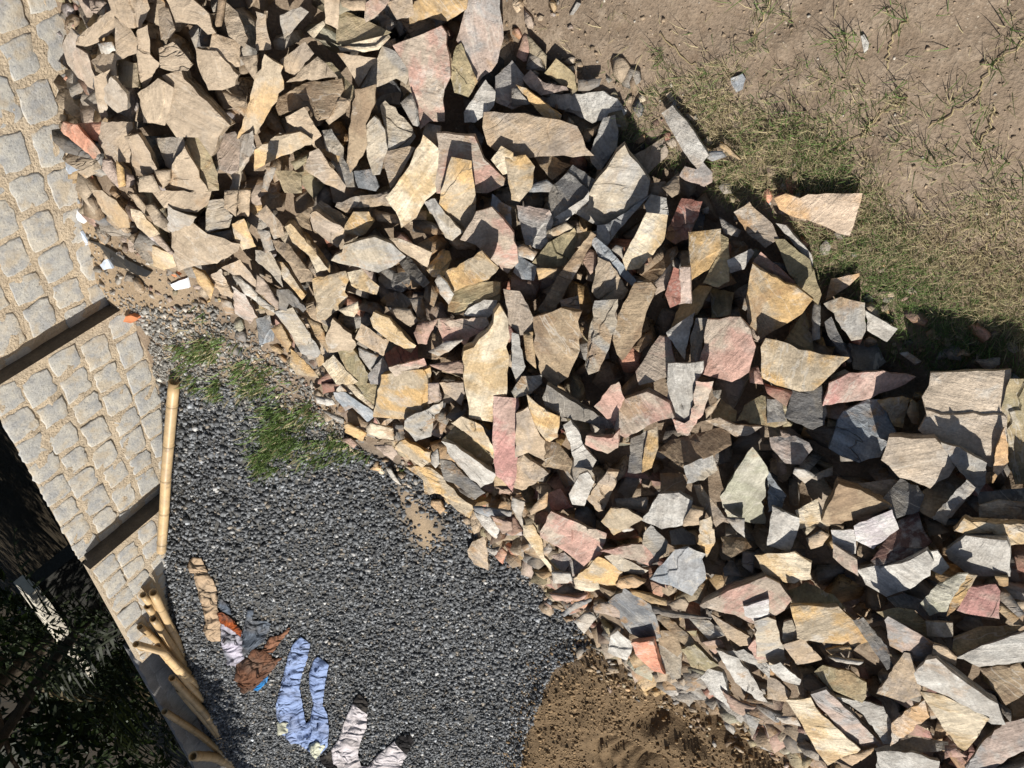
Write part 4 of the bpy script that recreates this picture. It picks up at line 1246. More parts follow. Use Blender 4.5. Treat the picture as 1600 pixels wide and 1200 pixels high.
# ================================================================== WALL
def wp(s, z, off=0.0):
    p = WALL0 + WT * s + WN * off
    return Vector((p[0], p[1], z))
def wall_hit(px, py, off=0.0):
    d = ray(px, py); k = (off + WN @ WALL0) / (WN @ d[:2])
    return Vector((d[0] * k, d[1] * k, CAM.z + d[2] * k))
gran, nt, b = new_mat('granite_block', .8, .3); N = NT(nt)
tc = N.n('ShaderNodeTexCoord'); oi = N.n('ShaderNodeObjectInfo')
ov = N.n('ShaderNodeVectorMath', operation='SCALE'); ov.inputs[0].default_value = (31, 17, 23); N.link(oi.outputs['Random'], ov.inputs[3])
P = N.vmath('ADD', tc.outputs['Object'], ov.outputs[0])
base = N.mix(oi.outputs['Random'], (.50, .48, .425, 1), (.57, .52, .43, 1))
base = N.mix(N.ramp(N.noise(P, 22, 5, .6), .38, .64), base, (.37, .365, .35, 1))
base = N.mix(N.math('MULTIPLY', N.ramp(N.noise(P, 120, 3, .7), .56, .66), .6), base, (.16, .16, .165, 1))
base = N.mix(N.math('MULTIPLY', N.ramp(N.noise(P, 14, 4, .6), .53, .66), .65), base, (.50, .41, .285, 1))
N.link(base, b.inputs['Base Color']); N.link(N.bump(N.noise(P, 70, 7, .7), .7, .006), b.inputs['Normal'])
mort = plain_mat('sand_mortar', (.53, .425, .295), .95, .25, 14, 1.0, .014, .1, c2=(.455, .375, .275))
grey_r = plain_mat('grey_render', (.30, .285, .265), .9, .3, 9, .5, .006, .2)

end_r = plain_mat('shaded_render', (.115, .10, .083), .95, .3, 12, .6, .008, .1)  # plain render on the bay ends, coloured darker to deepen their shade
wall = empty('stone_wall', wp(0, .35)); tag(wall, 'low wall of pale granite blocks in sandy mortar, stepped in bays', 'wall', kind='thing')
def panel(name, s0, s1, z0, z1, off, mat, label=None, depth=.045):
    bm = bmesh.new()
    ns = max(2, int((s1 - s0) / .05)); nz = max(2, int((z1 - z0) / .05))
    rs = random.Random(int(s0 * 100) + 7)
    def P_(i, k):
        e = (k == nz)
        return wp(s0 + (s1 - s0) * i / ns, z0 + (z1 - z0) * k / nz + (rs.gauss(0, .0035) if e else 0), off + (rs.gauss(0, .0022) if 0 < i < ns else 0))
    fr = [[bm.verts.new(P_(i, k)) for i in range(ns + 1)] for k in range(nz + 1)]
    bk = [[bm.verts.new(wp(s0 + (s1 - s0) * i / ns, z, off - depth)) for i in range(ns + 1)] for z in (z0, z1)]
    for k in range(nz):
        for i in range(ns): bm.faces.new((fr[k][i], fr[k + 1][i], fr[k + 1][i + 1], fr[k][i + 1]))
    for i in range(ns):
        bm.faces.new((fr[nz][i], bk[1][i], bk[1][i + 1], fr[nz][i + 1])); bm.faces.new((bk[0][i], bk[0][i + 1], bk[1][i + 1], bk[1][i]))
    for e in (0, ns):
        loop = [fr[k][e] for k in range(nz + 1)] + [bk[1][e], bk[0][e]]
        bm.faces.new(loop if e == 0 else loop[::-1])
    bmesh.ops.recalc_face_normals(bm, faces=bm.faces)
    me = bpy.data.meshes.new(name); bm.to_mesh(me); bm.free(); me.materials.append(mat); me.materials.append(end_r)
    for p_ in me.polygons:
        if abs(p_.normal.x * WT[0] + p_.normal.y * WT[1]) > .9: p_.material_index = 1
    o = bpy.data.objects.new(name, me); COL.objects.link(o)
    o.parent = wall; o.matrix_parent_inverse = Matrix.Translation(-wall.location)
    if label: o['label'] = label
    return o
def block(pan, s, z, w, h, off, rs, mat=None, proud=.0016):
    k = 20; V = []; F = []
    pts = []
    sk = rs.uniform(-.12, .12)
    for i in range(k):
        a = 2 * math.pi * (i + .5) / k; ca, sa = math.cos(a), math.sin(a)
        e = 11.0
        r = (abs(ca) ** e + abs(sa) ** e) ** (-1 / e)
        pts.append((ca * r * w / 2 + rs.gauss(0, .0028) + sk * sa * h / 2, sa * r * h / 2 + rs.gauss(0, .0026)))
    rings = ((1.0, -.002), (.98, proud * .8), (.9, proud + rs.uniform(0, .001)), (.5, proud + rs.uniform(.0005, .002)))
    for sc_, o_ in rings:
        for p in pts: V.append((p[0] * sc_ + rs.gauss(0, .0008), p[1] * sc_ + rs.gauss(0, .0008), o_ + rs.gauss(0, .0006)))
    V.append((0, 0, proud + .0015))
    for r in range(len(rings) - 1):
        for i in range(k):
            j = (i + 1) % k; F.append((r * k + i, r * k + j, (r + 1) * k + j, (r + 1) * k + i))
    c = len(V) - 1; r = (len(rings) - 1) * k
    for i in range(k): F.append((r + i, r + (i + 1) % k, c))
    o = mesh_py('block', V, F, mat or gran, smooth=True)
    ex = Vector((WT[0], WT[1], 0)); ez = Vector((WN[0], WN[1], 0)); ey = Vector((0, 0, 1))
    if ex.cross(ey).dot(ez) < 0: ex = -ex
    Mx = Matrix((ex, ey, ez)).transposed().to_4x4(); Mx.translation = wp(s, z, off)
    o.parent = pan; o.matrix_basis = Mx
    return o
OA, OB, OC, OD = -.06, 0.0, .078, -.03
def s_of(px, py, off):
    p = wall_hit(px, py, off); return float(wall_s(p.x, p.y))
sAB = s_of(76, 531, OA); sBC = s_of(190, 818, OB); sCD = s_of(236, 1022, OC)
rsw = random.Random(4)
for nm, s0, s1, z1, off, phase in (('A', -3.4, sAB + .03, 1.22, OA, .0), ('B', sAB, sBC + .03, .968, OB, .06), ('C', sBC, sCD, .985, OC, .03)):
    pan = panel('panel', s0, s1, .05, z1, off, mort)
    bpy.context.view_layer.update()
    lab = 0
    for r, zc in enumerate((.352, .47, .587, .706, .824, .932, 1.06, 1.17)):
        if zc > z1 - .03: continue
        s = s0 + .012 + (.0 if r % 2 else .03); hrow = .100
        while s < s1 - .05:
            w = min(rsw.uniform(.096, .150), s1 - .012 - s)
            if w > .045: block(pan, s + w / 2, zc + rsw.gauss(0, .004), w, hrow + rsw.uniform(-.010, .010), off, rsw)
            s += w + rsw.uniform(.010, .024)
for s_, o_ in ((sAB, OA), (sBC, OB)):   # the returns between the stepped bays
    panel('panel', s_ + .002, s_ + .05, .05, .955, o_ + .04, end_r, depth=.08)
# plain end bay of grey blocks, in the shade
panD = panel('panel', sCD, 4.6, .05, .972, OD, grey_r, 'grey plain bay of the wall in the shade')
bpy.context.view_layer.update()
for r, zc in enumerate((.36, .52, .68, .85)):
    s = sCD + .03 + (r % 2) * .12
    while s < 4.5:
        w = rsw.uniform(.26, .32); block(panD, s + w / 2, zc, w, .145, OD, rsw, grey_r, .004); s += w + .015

# ================================================================== BAMBOO
bamb, nt, b = new_mat('dry_bamboo', .45, .4); N = NT(nt); tc = N.n('ShaderNodeTexCoord')
mp = N.n('ShaderNodeMapping'); mp.inputs['Scale'].default_value = (30, 30, 2.5); N.link(tc.outputs['Object'], mp.inputs[0])
f = N.noise(mp.outputs[0], 1.0, 4, .6)
cb = N.mix(N.ramp(f, .3, .7), (.64, .46, .25, 1), (.53, .37, .19, 1))
cb = N.mix(N.math('MULTIPLY', N.ramp(N.noise(tc.outputs['Object'], 6, 7, .68), .46, .66), .8), cb, (.33, .25, .16, 1))
cb = N.mix(N.math('MULTIPLY', N.ramp(N.noise(tc.outputs['Object'], 28, 4, .6), .58, .7), .5), cb, (.16, .11, .07, 1))
a = N.n('ShaderNodeAttribute', attribute_name='col'); cb = N.mix(1.0, cb, a.outputs['Color'], 'MULTIPLY')
N.link(cb, b.inputs['Base Color']); N.link(N.bump(f, .3, .002), b.inputs['Normal'])
def bamboo(pts, r, label, seed, node=.24, group='bamboo poles leaning on the wall', taper=.9, grey=1.0):
    rs = random.Random(seed); pts = [Vector(p) for p in pts]
    L = [0]
    for i in range(1, len(pts)): L.append(L[-1] + (pts[i] - pts[i - 1]).length)
    tot = L[-1]
    def at(t):
        for i in range(1, len(pts)):
            if t <= L[i] or i == len(pts) - 1: return pts[i - 1].lerp(pts[i], (t - L[i - 1]) / (L[i] - L[i - 1] + 1e-9))
    ts = []; t = 0; nd = set(); nxt = rs.uniform(.4, 1) * node
    while t < tot:
        ts.append((t, 1.0, 1.0)); t += .05
    while nxt < tot - .02:
        ts += [(nxt - .012, 1.0, .95), (nxt - .004, 1.12, .8), (nxt + .001, .975, .34), (nxt + .006, 1.06, .8), (nxt + .016, 1.0, .95)]; nxt += node * rs.uniform(.85, 1.15)
    ts.append((tot, 1.0, 1.0)); ts.sort()
    K = 14; V = []; F = []; C = []
    org = pts[0]; axd = (pts[-1] - pts[0]).normalized()
    sx = axd.cross(Vector((.3, .5, .8))).normalized(); sy = axd.cross(sx)
    def ringv(p, rr, c):
        i0 = len(V)
        for k in range(K):
            a = 2 * math.pi * k / K; V.append(p + sx * (math.cos(a) * rr) + sy * (math.sin(a) * rr)); C.append((c, c * .98, c * .94))
        return i0
    def bridge(a_, b_):
        for k in range(K): F.append((a_ + k, a_ + (k + 1) % K, b_ + (k + 1) % K, b_ + k))
    rings = []
    for (t, m, c) in ts:
        rr = r * m * (1 - (1 - taper) * t / tot); wv = sx * (.006 * math.sin(t * 5 + seed)) + sy * (.005 * math.cos(t * 4 + seed))
        rings.append(ringv(at(t) + wv, rr, c * grey))
    for i in range(len(rings) - 1): bridge(rings[i], rings[i + 1])
    # hollow ends
    for e, first in ((0, True), (tot, False)):
        rr = r * (1 if first else taper); p = Vector(V[rings[0 if first else -1]]); 
        cen = sum((V[(rings[0] if first else rings[-1]) + k] for k in range(K)), Vector()) / K
        dr = axd if first else -axd
        i1 = ringv(cen, rr * .76, grey * .9); i2 = ringv(cen + dr * .09, rr * .74, grey * .6); V.append(cen + dr * .09); C.append((.5 * grey,) * 3); cI = len(V) - 1
        o0 = rings[0] if first else rings[-1]
        if first: bridge(i1, o0); bridge(i2, i1)
        else: bridge(o0, i1); bridge(i1, i2)
        for k in range(K): F.append((i2 + k, i2 + (k + 1) % K, cI))
    Vn = [tuple(v - org) for v in V]
    me = bpy.data.meshes.new('bamboo_pole'); me.from_pydata(Vn, [], F); me.update()
    at_ = me.attributes.new('col', 'FLOAT_COLOR', 'POINT'); at_.data.foreach_set('color', np.column_stack((np.array(C), np.ones(len(C)))).astype(np.float32).ravel())
    me.polygons.foreach_set('use_smooth', np.ones(len(me.polygons), bool)); me.materials.append(bamb)
    bm = bmesh.new(); bm.from_mesh(me); bmesh.ops.recalc_face_normals(bm, faces=bm.faces); bm.to_mesh(me); bm.free()
    o = bpy.data.objects.new('bamboo_pole', me); COL.objects.link(o); o.location = org
    return tag(o, label, 'bamboo', group)
h0 = march(284, 590, gsurf); h1_ = march(250, 863, gsurf)
p0 = Vector(h0) + Vector((0, 0, .03)); p1 = Vector(wall_hit(251, 863, OC + .035)); 
bamboo([p0, p0.lerp(p1, .5) + Vector((0, 0, .012)), p1], .022, 'long straight pale bamboo pole lying on the gravel along the wall foot', 3, node=.21, group=None, taper=.95)
def lean(a, b_, oa, ob, r, lab, seed, ext=.16, grey=1.0, mid=None):
    A_ = wall_hit(*a, oa); B_ = wall_hit(*b_, ob); hb = march(b_[0], b_[1], gsurf)
    face = OC if oa > .1 and a[1] < 1040 else OD
    if hb is not None and wall_d(hb[0], hb[1]) > face + .02: B_ = Vector(hb)
    else: B_ = wall_hit(*b_, face + .04)
    B2 = B_ + (B_ - A_).normalized() * .16
    pl = [A_, B2] if mid is None else [A_, wall_hit(*mid, (oa + ob) / 2), B2]
    if mid is None: pl = [A_, A_.lerp(B2, .45) + Vector((random.gauss(0, .012), random.gauss(0, .012), random.gauss(0, .012))), B2]
    bamboo(pl, r * .68, lab, seed, grey=grey * (.78 + .3 * random.random()), taper=1.12)
lean((239, 924), (278, 1006), OC + .06, OC + .20, .030, 'thick bamboo pole with hollow end, topmost of the leaning poles', 11)
lean((222, 929), (258, 985), OC + .03, OC + .09, .025, 'bamboo pole mostly in the shadow of the topmost leaning pole', 12)
lean((238, 968), (279, 1022), OC + .07, OC + .22, .027, 'short bamboo pole with its cut end between two longer leaning poles', 13)
lean((219, 981), (284, 1040), OC + .03, OC + .17, .024, 'slim bamboo pole with dark hollow end crossing the wall bay corner', 14)
lean((214, 1007), (300, 1070), OC + .07, OC + .22, .025, 'crooked bamboo pole bending below its dark hollow end', 15, mid=(257, 1018))
lean((270, 1058), (342, 1146), OD + .17, OD + .34, .030, 'straight sunlit bamboo pole in front of the shaded wall bay', 16)
lean((257, 1110), (352, 1180), OD + .05, OD + .25, .030, 'bamboo pole standing in shade behind the straight sunlit pole', 17, grey=.9)
lean((300, 1181), (360, 1192), OD + .22, OD + .46, .042, 'thick bamboo stump with wide hollow end at the picture bottom', 18)
lean((229, 948), (274, 1014), OC + .045, OC + .2, .026, 'thin bamboo pole squeezed between the thick topmost pole and the short one', 19, grey=.85)
lean((246, 1012), (306, 1082), OC + .09, OC + .2, .028, 'knotty bamboo pole lying alongside the crooked one', 20)
lean((280, 1078), (346, 1160), OD + .12, OD + .3, .026, 'thin bamboo pole just behind the straight sunlit pole', 21, grey=.85)
# ================================================================== CLOTHES AND SCRAPS
def cloth_mat(name, c, c2=None, rough=.9, sheen=.0, scale=12):
    m, nt, b = new_mat(name, rough, .15); N = NT(nt); tc = N.n('ShaderNodeTexCoord'); P = tc.outputs['Object']
    f = N.noise(P, scale, 5, .6)
    col = N.mix(N.ramp(f, .4, .66), rgba(c), rgba(c2 or tuple(v * .82 for v in c)))
    wv = N.n('ShaderNodeTexWave'); wv.inputs['Scale'].default_value = 90; wv.inputs['Distortion'].default_value = 3; N.link(P, wv.inputs['Vector'])
    N.link(col, b.inputs['Base Color'])
    # creases: ridged folds of two sizes
    r1 = N.math('ABSOLUTE', N.math('SUBTRACT', N.noise(P, 4.2, 2, .45, 1.0), .5)); r2 = N.math('ABSOLUTE', N.math('SUBTRACT', N.noise(P, 10, 2, .45, .8), .5))
    h = N.math('ADD', N.math('MULTIPLY', N.ramp(r1, 0, .16), 1.0), N.math('MULTIPLY', N.ramp(r2, 0, .16), .4))
    h = N.math('ADD', h, N.math('MULTIPLY', wv.outputs['Fac'], .03))
    N.link(N.bump(h, 1.0, .05), b.inputs['Normal'])
    dirt = N.math('MULTIPLY', N.ramp(N.noise(P, 5, 6, .65), .5, .68), .35)
    b.inputs['Base Color'].links[0].from_socket and N.link(N.mix(dirt, col, (.22, .19, .15, 1)), b.inputs['Base Color'])
    return m
def sheet(name, pts, mat, parent=None, top=.02, fold=.012, seed=1, lift=.02, res=.011, surf=None, fdir=0.0, freq=70, origin=None, smooth=True, edge=.006):
    """A crumpled sheet of cloth or plastic lying on the ground: outline pts in the picture, laid on the ground as it stands there."""
    rs = random.Random(seed); sf = surf or base_g
    w = []
    for p in pts:
        h = march(p[0], p[1], sf)
        if h is not None: w.append((float(h[0]), float(h[1])))
    if poly_area(w) < 0: w = w[::-1]
    out = []
    for i in range(len(w)):
        a = w[i]; b_ = w[(i + 1) % len(w)]; L = math.hypot(b_[0] - a[0], b_[1] - a[1]); k = max(1, int(L / res))
        for m in range(k): out.append((a[0] + (b_[0] - a[0]) * m / k + (rs.gauss(0, res * .10) if m else 0), a[1] + (b_[1] - a[1]) * m / k + (rs.gauss(0, res * .10) if m else 0)))
    xs = [p[0] for p in out]; ys = [p[1] for p in out]
    gxx, gyy = np.meshgrid(np.arange(min(xs), max(xs), res), np.arange(min(ys), max(ys), res))
    gp = np.column_stack((gxx.ravel(), gyy.ravel())) + np.random.RandomState(seed).uniform(-.3, .3, (gxx.size, 2)) * res
    gp = gp[seg_dist(gp[:, 0], gp[:, 1], out) > res * .55] if len(gp) else gp
    cv = [Vector(p) for p in out] + [Vector((float(p[0]), float(p[1]))) for p in gp]
    no = len(out)
    rv, _, rf, _, _, _ = delaunay_2d_cdt(cv, [(i, (i + 1) % no) for i in range(no)], [], 1, 1e-6)
    A = np.array([(v.x, v.y) for v in rv]); d = np.clip(seg_dist(A[:, 0], A[:, 1], out), 0, None)
    g = sf(A[:, 0], A[:, 1])
    u = A[:, 0] * math.cos(fdir) + A[:, 1] * math.sin(fdir); v_ = -A[:, 0] * math.sin(fdir) + A[:, 1] * math.cos(fdir)
    wr = np.abs(np.sin(u * freq + 9 * fbm(A[:, 0] + seed, A[:, 1], 6, 3) + 2.2 * np.sin(v_ * 11 + seed)))
    wr = (1 - wr) ** 1.7
    z = g + lift * .7 + edge + (top * .55 - edge) * sstep(0, .03, d) + fold * wr * sstep(0, .04, d) + fold * .5 * fbm(A[:, 0] + seed * 3, A[:, 1], 14, 3) * sstep(0, .03, d)
    org = origin if origin is not None else Vector((float(A[:, 0].mean()), float(A[:, 1].mean()), float(g.mean())))
    n = len(A)
    top_v = np.column_stack((A, z)); bot_v = np.column_stack((A, np.minimum(z - .003, np.maximum(g + lift - .004, z - .03))))
    Vv = np.vstack((top_v, bot_v)) - np.array(org)
    F = [tuple(f) for f in rf] + [tuple(i + n for i in f[::-1]) for f in rf]
    # rim
    ec = {}
    for f in rf:
        for i in range(len(f)):
            e = (f[i], f[(i + 1) % len(f)]); ec[e] = ec.get(e, 0) + 1
    for e in ec:
        if (e[1], e[0]) not in ec: F.append((e[1], e[0], e[0] + n, e[1] + n))
    o = mesh_py(name, Vv, F, mat, smooth=smooth)
    if parent is None: o.location = org
    else: o.parent = parent
    o['_'] = 0; del o['_']
    return o, org

denim = cloth_mat('pale_denim', (.30, .39, .62), (.24, .32, .54)); cream_c = cloth_mat('pocket_lining', (.72, .72, .55))
jeans, org = sheet('jeans', CLOTH[0],
                   denim, top=.026, fold=.034, seed=2, fdir=.5, freq=24)
tag(jeans, 'pale blue jeans spread out on the gravel', 'jeans')
sheet('pocket', Z3('105,765 210,775 222,850 110,880'), cream_c, jeans, top=.036, fold=.012, seed=3, lift=.045, origin=org, res=.012)
sheet('pocket', Z3('365,970 440,930 515,970 470,1040 430,1085'), cream_c, jeans, top=.036, fold=.014, seed=4, lift=.045, origin=org, res=.012)
whitec = cloth_mat('off_white_cotton', (.66, .61, .62), (.54, .49, .48)); blackc = cloth_mat('plain_black', (.018, .016, .016))
wt, org = sheet('trousers', CLOTH[1],
                whitec, top=.03, fold=.026, seed=5, fdir=1.2, freq=17)
tag(wt, 'dusty white trousers with black ends on the gravel', 'trousers')
sheet('leg_end', Z3('733,612 790,540 872,620 856,712 740,628'), blackc, wt, top=.030, fold=.008, seed=6, lift=.026, origin=org)  # black pieces over the leg ends
sheet('leg_end', Z3('1095,955 1130,900 1230,890 1250,960 1195,1062 1115,985'), blackc, wt, top=.030, fold=.008, seed=7, lift=.026, origin=org)
o, _ = sheet('cloth', CLOTH[2], blackc, top=.02, fold=.012, seed=8)  # small black sheet beside the trousers
tag(o, 'crumpled black sheet between the jeans and the white trousers', 'cloth', 'washing spread on the gravel')
tanc = cloth_mat('tan_cotton', (.52, .38, .25), (.42, .30, .19))
o, org = sheet('trousers', CLOTH[3], tanc, top=.035, fold=.035, seed=9, fdir=.2, freq=30)
tag(o, 'creased tan trousers folded lengthwise on the gravel', 'trousers')
greyw = cloth_mat('grey_white_print', (.70, .64, .74), (.20, .21, .24), scale=7)
o, _ = sheet('shirt', CLOTH[4], greyw, top=.036, fold=.05, seed=10, fdir=.9, freq=28)
tag(o, 'grey and white patterned shirt touching the tan trousers', 'shirt')
slatec = cloth_mat('slate_grey_cloth', (.14, .165, .20), (.06, .07, .09))
o, _ = sheet('jacket', CLOTH[5], slatec, top=.042, fold=.055, seed=11, fdir=.2, freq=28)
tag(o, 'dark slate grey jacket heaped between the shirts', 'jacket')
orangec = cloth_mat('orange_cloth', (.42, .10, .025), (.05, .02, .016), scale=22)
o, _ = sheet('cloth', CLOTH[6], orangec, top=.045, fold=.014, seed=12, lift=.03)
tag(o, 'bright orange and black cloth in the washing heap', 'cloth', 'washing spread on the gravel')
o, _ = sheet('cloth', CLOTH[7], slatec, top=.02, fold=.01, seed=13)
tag(o, 'small dark grey cloth at the knee of the tan trousers', 'cloth', 'washing spread on the gravel')
brownc = cloth_mat('brown_cloth', (.17, .08, .045), (.11, .05, .03))
o, org = sheet('shirt', CLOTH[8], brownc, top=.05, fold=.06, seed=14, fdir=1.1, freq=34)
tag(o, 'crumpled dark brown shirt beside the blue jeans', 'shirt')
sheet('sleeve', CLOTH[9], cloth_mat('brown_sleeve', (.27, .13, .075)), o, top=.04, fold=.018, seed=15, origin=org)
bluec = cloth_mat('bright_blue_cloth', (.04, .26, .62))
o, _ = sheet('cloth', CLOTH[10], bluec, top=.022, fold=.008, seed=16)
tag(o, 'bright blue cloth peeping out under the brown shirt', 'cloth', 'washing spread on the gravel')

plast, nt, b = new_mat('white_plastic_film', .35, .5); b.inputs['Base Color'].default_value = (.80, .82, .85, 1)
blackp, nt, b = new_mat('black_plastic_film', .35, .5); b.inputs['Base Color'].default_value = (.02, .02, .02, 1)
bluep, nt, b = new_mat('bluish_plastic_film', .3, .5); b.inputs['Base Color'].default_value = (.55, .63, .74, 1)
brick_m = plain_mat('orange_brick', (.62, .23, .10), .9, .2, 30)
top_s = lambda x, y: np.maximum(gsurf(x, y), surf_s(x, y) - .05)
for nm, tl, pts, mt, lab, cat, sd in (
    ('plastic_wrapper', 'e', '425,115 480,85 560,170 540,190 450,140', plast, 'crumpled white plastic wrapper at the wall foot below the salmon brick piece', 'litter', 21),
    ('plastic_wrapper', 'a', '390,1010 440,1005 510,1050 400,1100', bluep, 'bluish white wrapper just below the salmon red brick piece', 'litter', 22),
    ('plastic_wrapper', 'e', '475,245 520,238 570,315 545,330 490,290', bluep, 'clear bluish wrapper beside the granite wall foot', 'litter', 23),
    ('paper_scrap', 'e', '690,370 760,370 795,410 720,430', plast, 'white scrap lying on the black plastic strip', 'litter', 24),
    ('paper_scrap', 'e', '640,450 680,405 718,470 660,475', bluep, 'pale grey scrap below the black plastic strip', 'litter', 25),
    ('plastic_wrapper', 'e', '1080,570 1180,530 1195,590 1110,605', plast, 'crumpled white wrapper near the pile foot and green weeds', 'litter', 26),
    ('plastic_strip', 'e', '560,290 640,310 760,380 960,490 930,522 800,475 720,445 690,405 640,335', blackp, 'long black plastic strip along the pile foot', 'litter', 27)):
    o, _ = sheet(nm, tpts(tl, pts), mt, top=.014, fold=.012, seed=sd, res=.010, surf=top_s, smooth=False, lift=.006)
    tag(o, lab, cat, 'litter by the wall')
def chunk(name, pts, mat, label, cat, th=.02, seed=1):
    rs = random.Random(seed); hs = [march(p[0], p[1], top_s) for p in pts]; c = sum((Vector(h) for h in hs), Vector()) / len(hs)
    V = [Vector(h) - c + Vector((rs.gauss(0, .001), rs.gauss(0, .001), th)) for h in hs]; k = len(V)
    V += [v + Vector((v.x * .05, v.y * .05, -th - .01)) for v in V]
    if poly_area([(v.x, v.y) for v in V[:k]]) < 0: V[:k] = V[:k][::-1]; V[k:] = V[k:][::-1]
    me_o = mesh_py(name, V, [tuple(range(k)), tuple(range(2 * k - 1, k - 1, -1))] + [((i + 1) % k, i, i + k, (i + 1) % k + k) for i in range(k)], mat)
    me_o.location = c; return tag(me_o, label, cat)
chunk('brick_chip', tpts('e', '800,790 815,757 850,752 892,768 880,785 850,802'), brick_m, 'orange brick chip lying at the corner of the stepped wall', 'brick chip', .022, 3)
chunk('brick_chip', tpts('e', '1085,500 1110,492 1140,512 1120,522'), brick_m, 'tiny orange-red chip beside the crumpled white wrapper', 'brick chip', .015, 4)

# ================================================================== GRASS AND WEEDS
LONEW = [wpoly(d['pts']) for d in items if d['id'] in ('h1', 'c15', 'c17', 'c18', 'c19', 'c31', 'c16', 'd1', 'h14', 'h13')]
MAT_GRASS = vcol_mat('grass_blade', .6, .25, trans=.25)
def blades(P, L, W, lean_, cols, az=None):
    n = len(P); az = np.random.uniform(0, 2 * np.pi, n) if az is None else az
    dx, dy = np.cos(az), np.sin(az); sx, sy = -dy, dx
    k0 = np.sin(lean_ * .6); k1 = np.sin(lean_); h0 = np.cos(lean_ * .6); h1 = np.cos(lean_)
    b0 = P; m = P + np.stack((dx * L * .5 * k0, dy * L * .5 * k0, L * .5 * h0), 1)
    t = m + np.stack((dx * L * .5 * k1, dy * L * .5 * k1, L * .5 * h1), 1)
    s = np.stack((sx, sy, np.random.uniform(-.5, .5, n)), 1) * W[:, None]
    V = np.stack((b0 - s, b0 + s, m + s * .75, m - s * .75, t), 1).reshape(-1, 3)
    i = np.arange(n)[:, None] * 5
    F = np.vstack((i + np.array([[0, 1, 2]]), i + np.array([[0, 2, 3]]), i + np.array([[3, 2, 4]])))
    return V, F, np.repeat(cols, 5, 0)
def grass_cols(n, dry):
    g = np.array((.125, .185, .055)) * np.random.uniform(.6, 1.5, (n, 1)); d = np.array((.50, .42, .24)) * np.random.uniform(.55, 1.15, (n, 1))
    return np.where((np.random.rand(n) < dry)[:, None], d, g)
def pz(q): return np.column_stack((q, ground_z(q[:, 0], q[:, 1]) - .002))
def off_pile(q, m=0.0): return q[seg_dist(q[:, 0], q[:, 1], PILE) < m]
Vs, Fs, Cs = [], [], []; o_ = 0
def add(b_):
    global o_
    Vs.append(b_[0]); Fs.append(b_[1] + o_); Cs.append(b_[2]); o_ += len(b_[0])
q = sample_poly(GRASS, 40000, .10); q = off_pile(q, .04)
dens = .05 + 2.6 * fbm(q[:, 0], q[:, 1], 6, 3) + .8 * sstep(-.06, .24, seg_dist(q[:, 0], q[:, 1], GRASS)) + .5 * sstep(-.28, -.02, seg_dist(q[:, 0], q[:, 1], PILE))
for lw_ in LONEW: q_in = seg_dist(q[:, 0], q[:, 1], lw_) > -.004; dens[q_in] = -1
q = q[np.random.rand(len(q)) < np.where(dens < -.9, 0, np.clip(dens, .06, 1))]; n = len(q)
dry = np.clip(.66 - .35 * sstep(-.3, -.02, seg_dist(q[:, 0], q[:, 1], PILE)) + 1.6 * fbm(q[:, 0], q[:, 1], 3.3, 3), .1, .95)
add(blades(pz(q), np.random.uniform(.014, .042, n), np.random.uniform(.0004, .0010, n), np.random.uniform(.6, 1.5, n), grass_cols(n, dry)))
# sparse tufts over the soil, with straw runners
tuft_px = [(1205, 200), (1225, 215), (1260, 225), (1320, 60), (1385, 20), (1400, 25), (1345, 160), (1325, 75), (1410, 150), (1415, 215), (1300, 230), (1490, 160), (1540, 175), (1555, 100), (1590, 50), (1480, 250), (1560, 260), (1585, 290), (1070, 195), (1030, 90), (1050, 120), (1185, 60), (1195, 10), (980, 190), (1010, 205), (1020, 255), (1530, 240), (1440, 240), (1360, 200), (1240, 180), (1120, 160), (1230, 30)]
for tpx_ in tuft_px:
    h = march(tpx_[0], tpx_[1], gsurf); n = random.randint(14, 34)
    q = np.array((h[0], h[1])) + np.random.randn(n, 2) * random.uniform(.008, .022)
    add(blades(pz(q), np.random.uniform(.025, .07, n), np.random.uniform(.0006, .0012, n), np.random.uniform(.4, 1.45, n), grass_cols(n, .4)))
q = sample_poly(SOILP, 380); q = off_pile(q, 0); n = len(q)
add(blades(pz(q), np.random.uniform(.02, .06, n), np.random.uniform(.0005, .001, n), np.random.uniform(1.1, 1.52, n), grass_cols(n, .75)))
# runners
def runner(px):
    hs = [march(a[0], a[1], gsurf) for a in px]; pts = []
    for i in range(len(hs) - 1):
        for m in range(6): pts.append(hs[i] + (hs[i + 1] - hs[i]) * m / 6 + np.array((random.gauss(0, .003), random.gauss(0, .003), .004)))
    pts.append(hs[-1]); pts = np.array(pts); d = np.gradient(pts, axis=0); s = np.stack((-d[:, 1], d[:, 0], 0 * d[:, 0]), 1); s /= np.linalg.norm(s, axis=1)[:, None] + 1e-9
    r = .0013; n = len(pts); V = np.stack((pts - s * r, pts + np.array((0, 0, r * 1.4)), pts + s * r), 1).reshape(-1, 3); F = []
    for i in range(n - 1):
        for k in range(2): a_ = i * 3 + k; F += [(a_, a_ + 1, a_ + 4), (a_, a_ + 4, a_ + 3)]
    add((V, np.array(F), np.tile(np.array((.46, .37, .2)), (len(V), 1))))
for px in ([(1600, 60), (1560, 95), (1535, 125), (1532, 148), (1500, 170), (1450, 200)], [(1553, 165), (1545, 200), (1525, 225)], [(1420, 25), (1395, 55), (1390, 80), (1386, 110)], [(1030, 50), (1060, 80), (1092, 108)], [(1430, 300), (1445, 330), (1458, 350)], [(1295, 180), (1297, 210), (1292, 240)], [(1415, 150), (1380, 180), (1340, 215), (1280, 250)], [(1200, 0), (1190, 30), (1175, 55)], [(1580, 330), (1545, 380), (1520, 410)], [(1600, 420), (1560, 450), (1530, 455)]):
    runner(px)
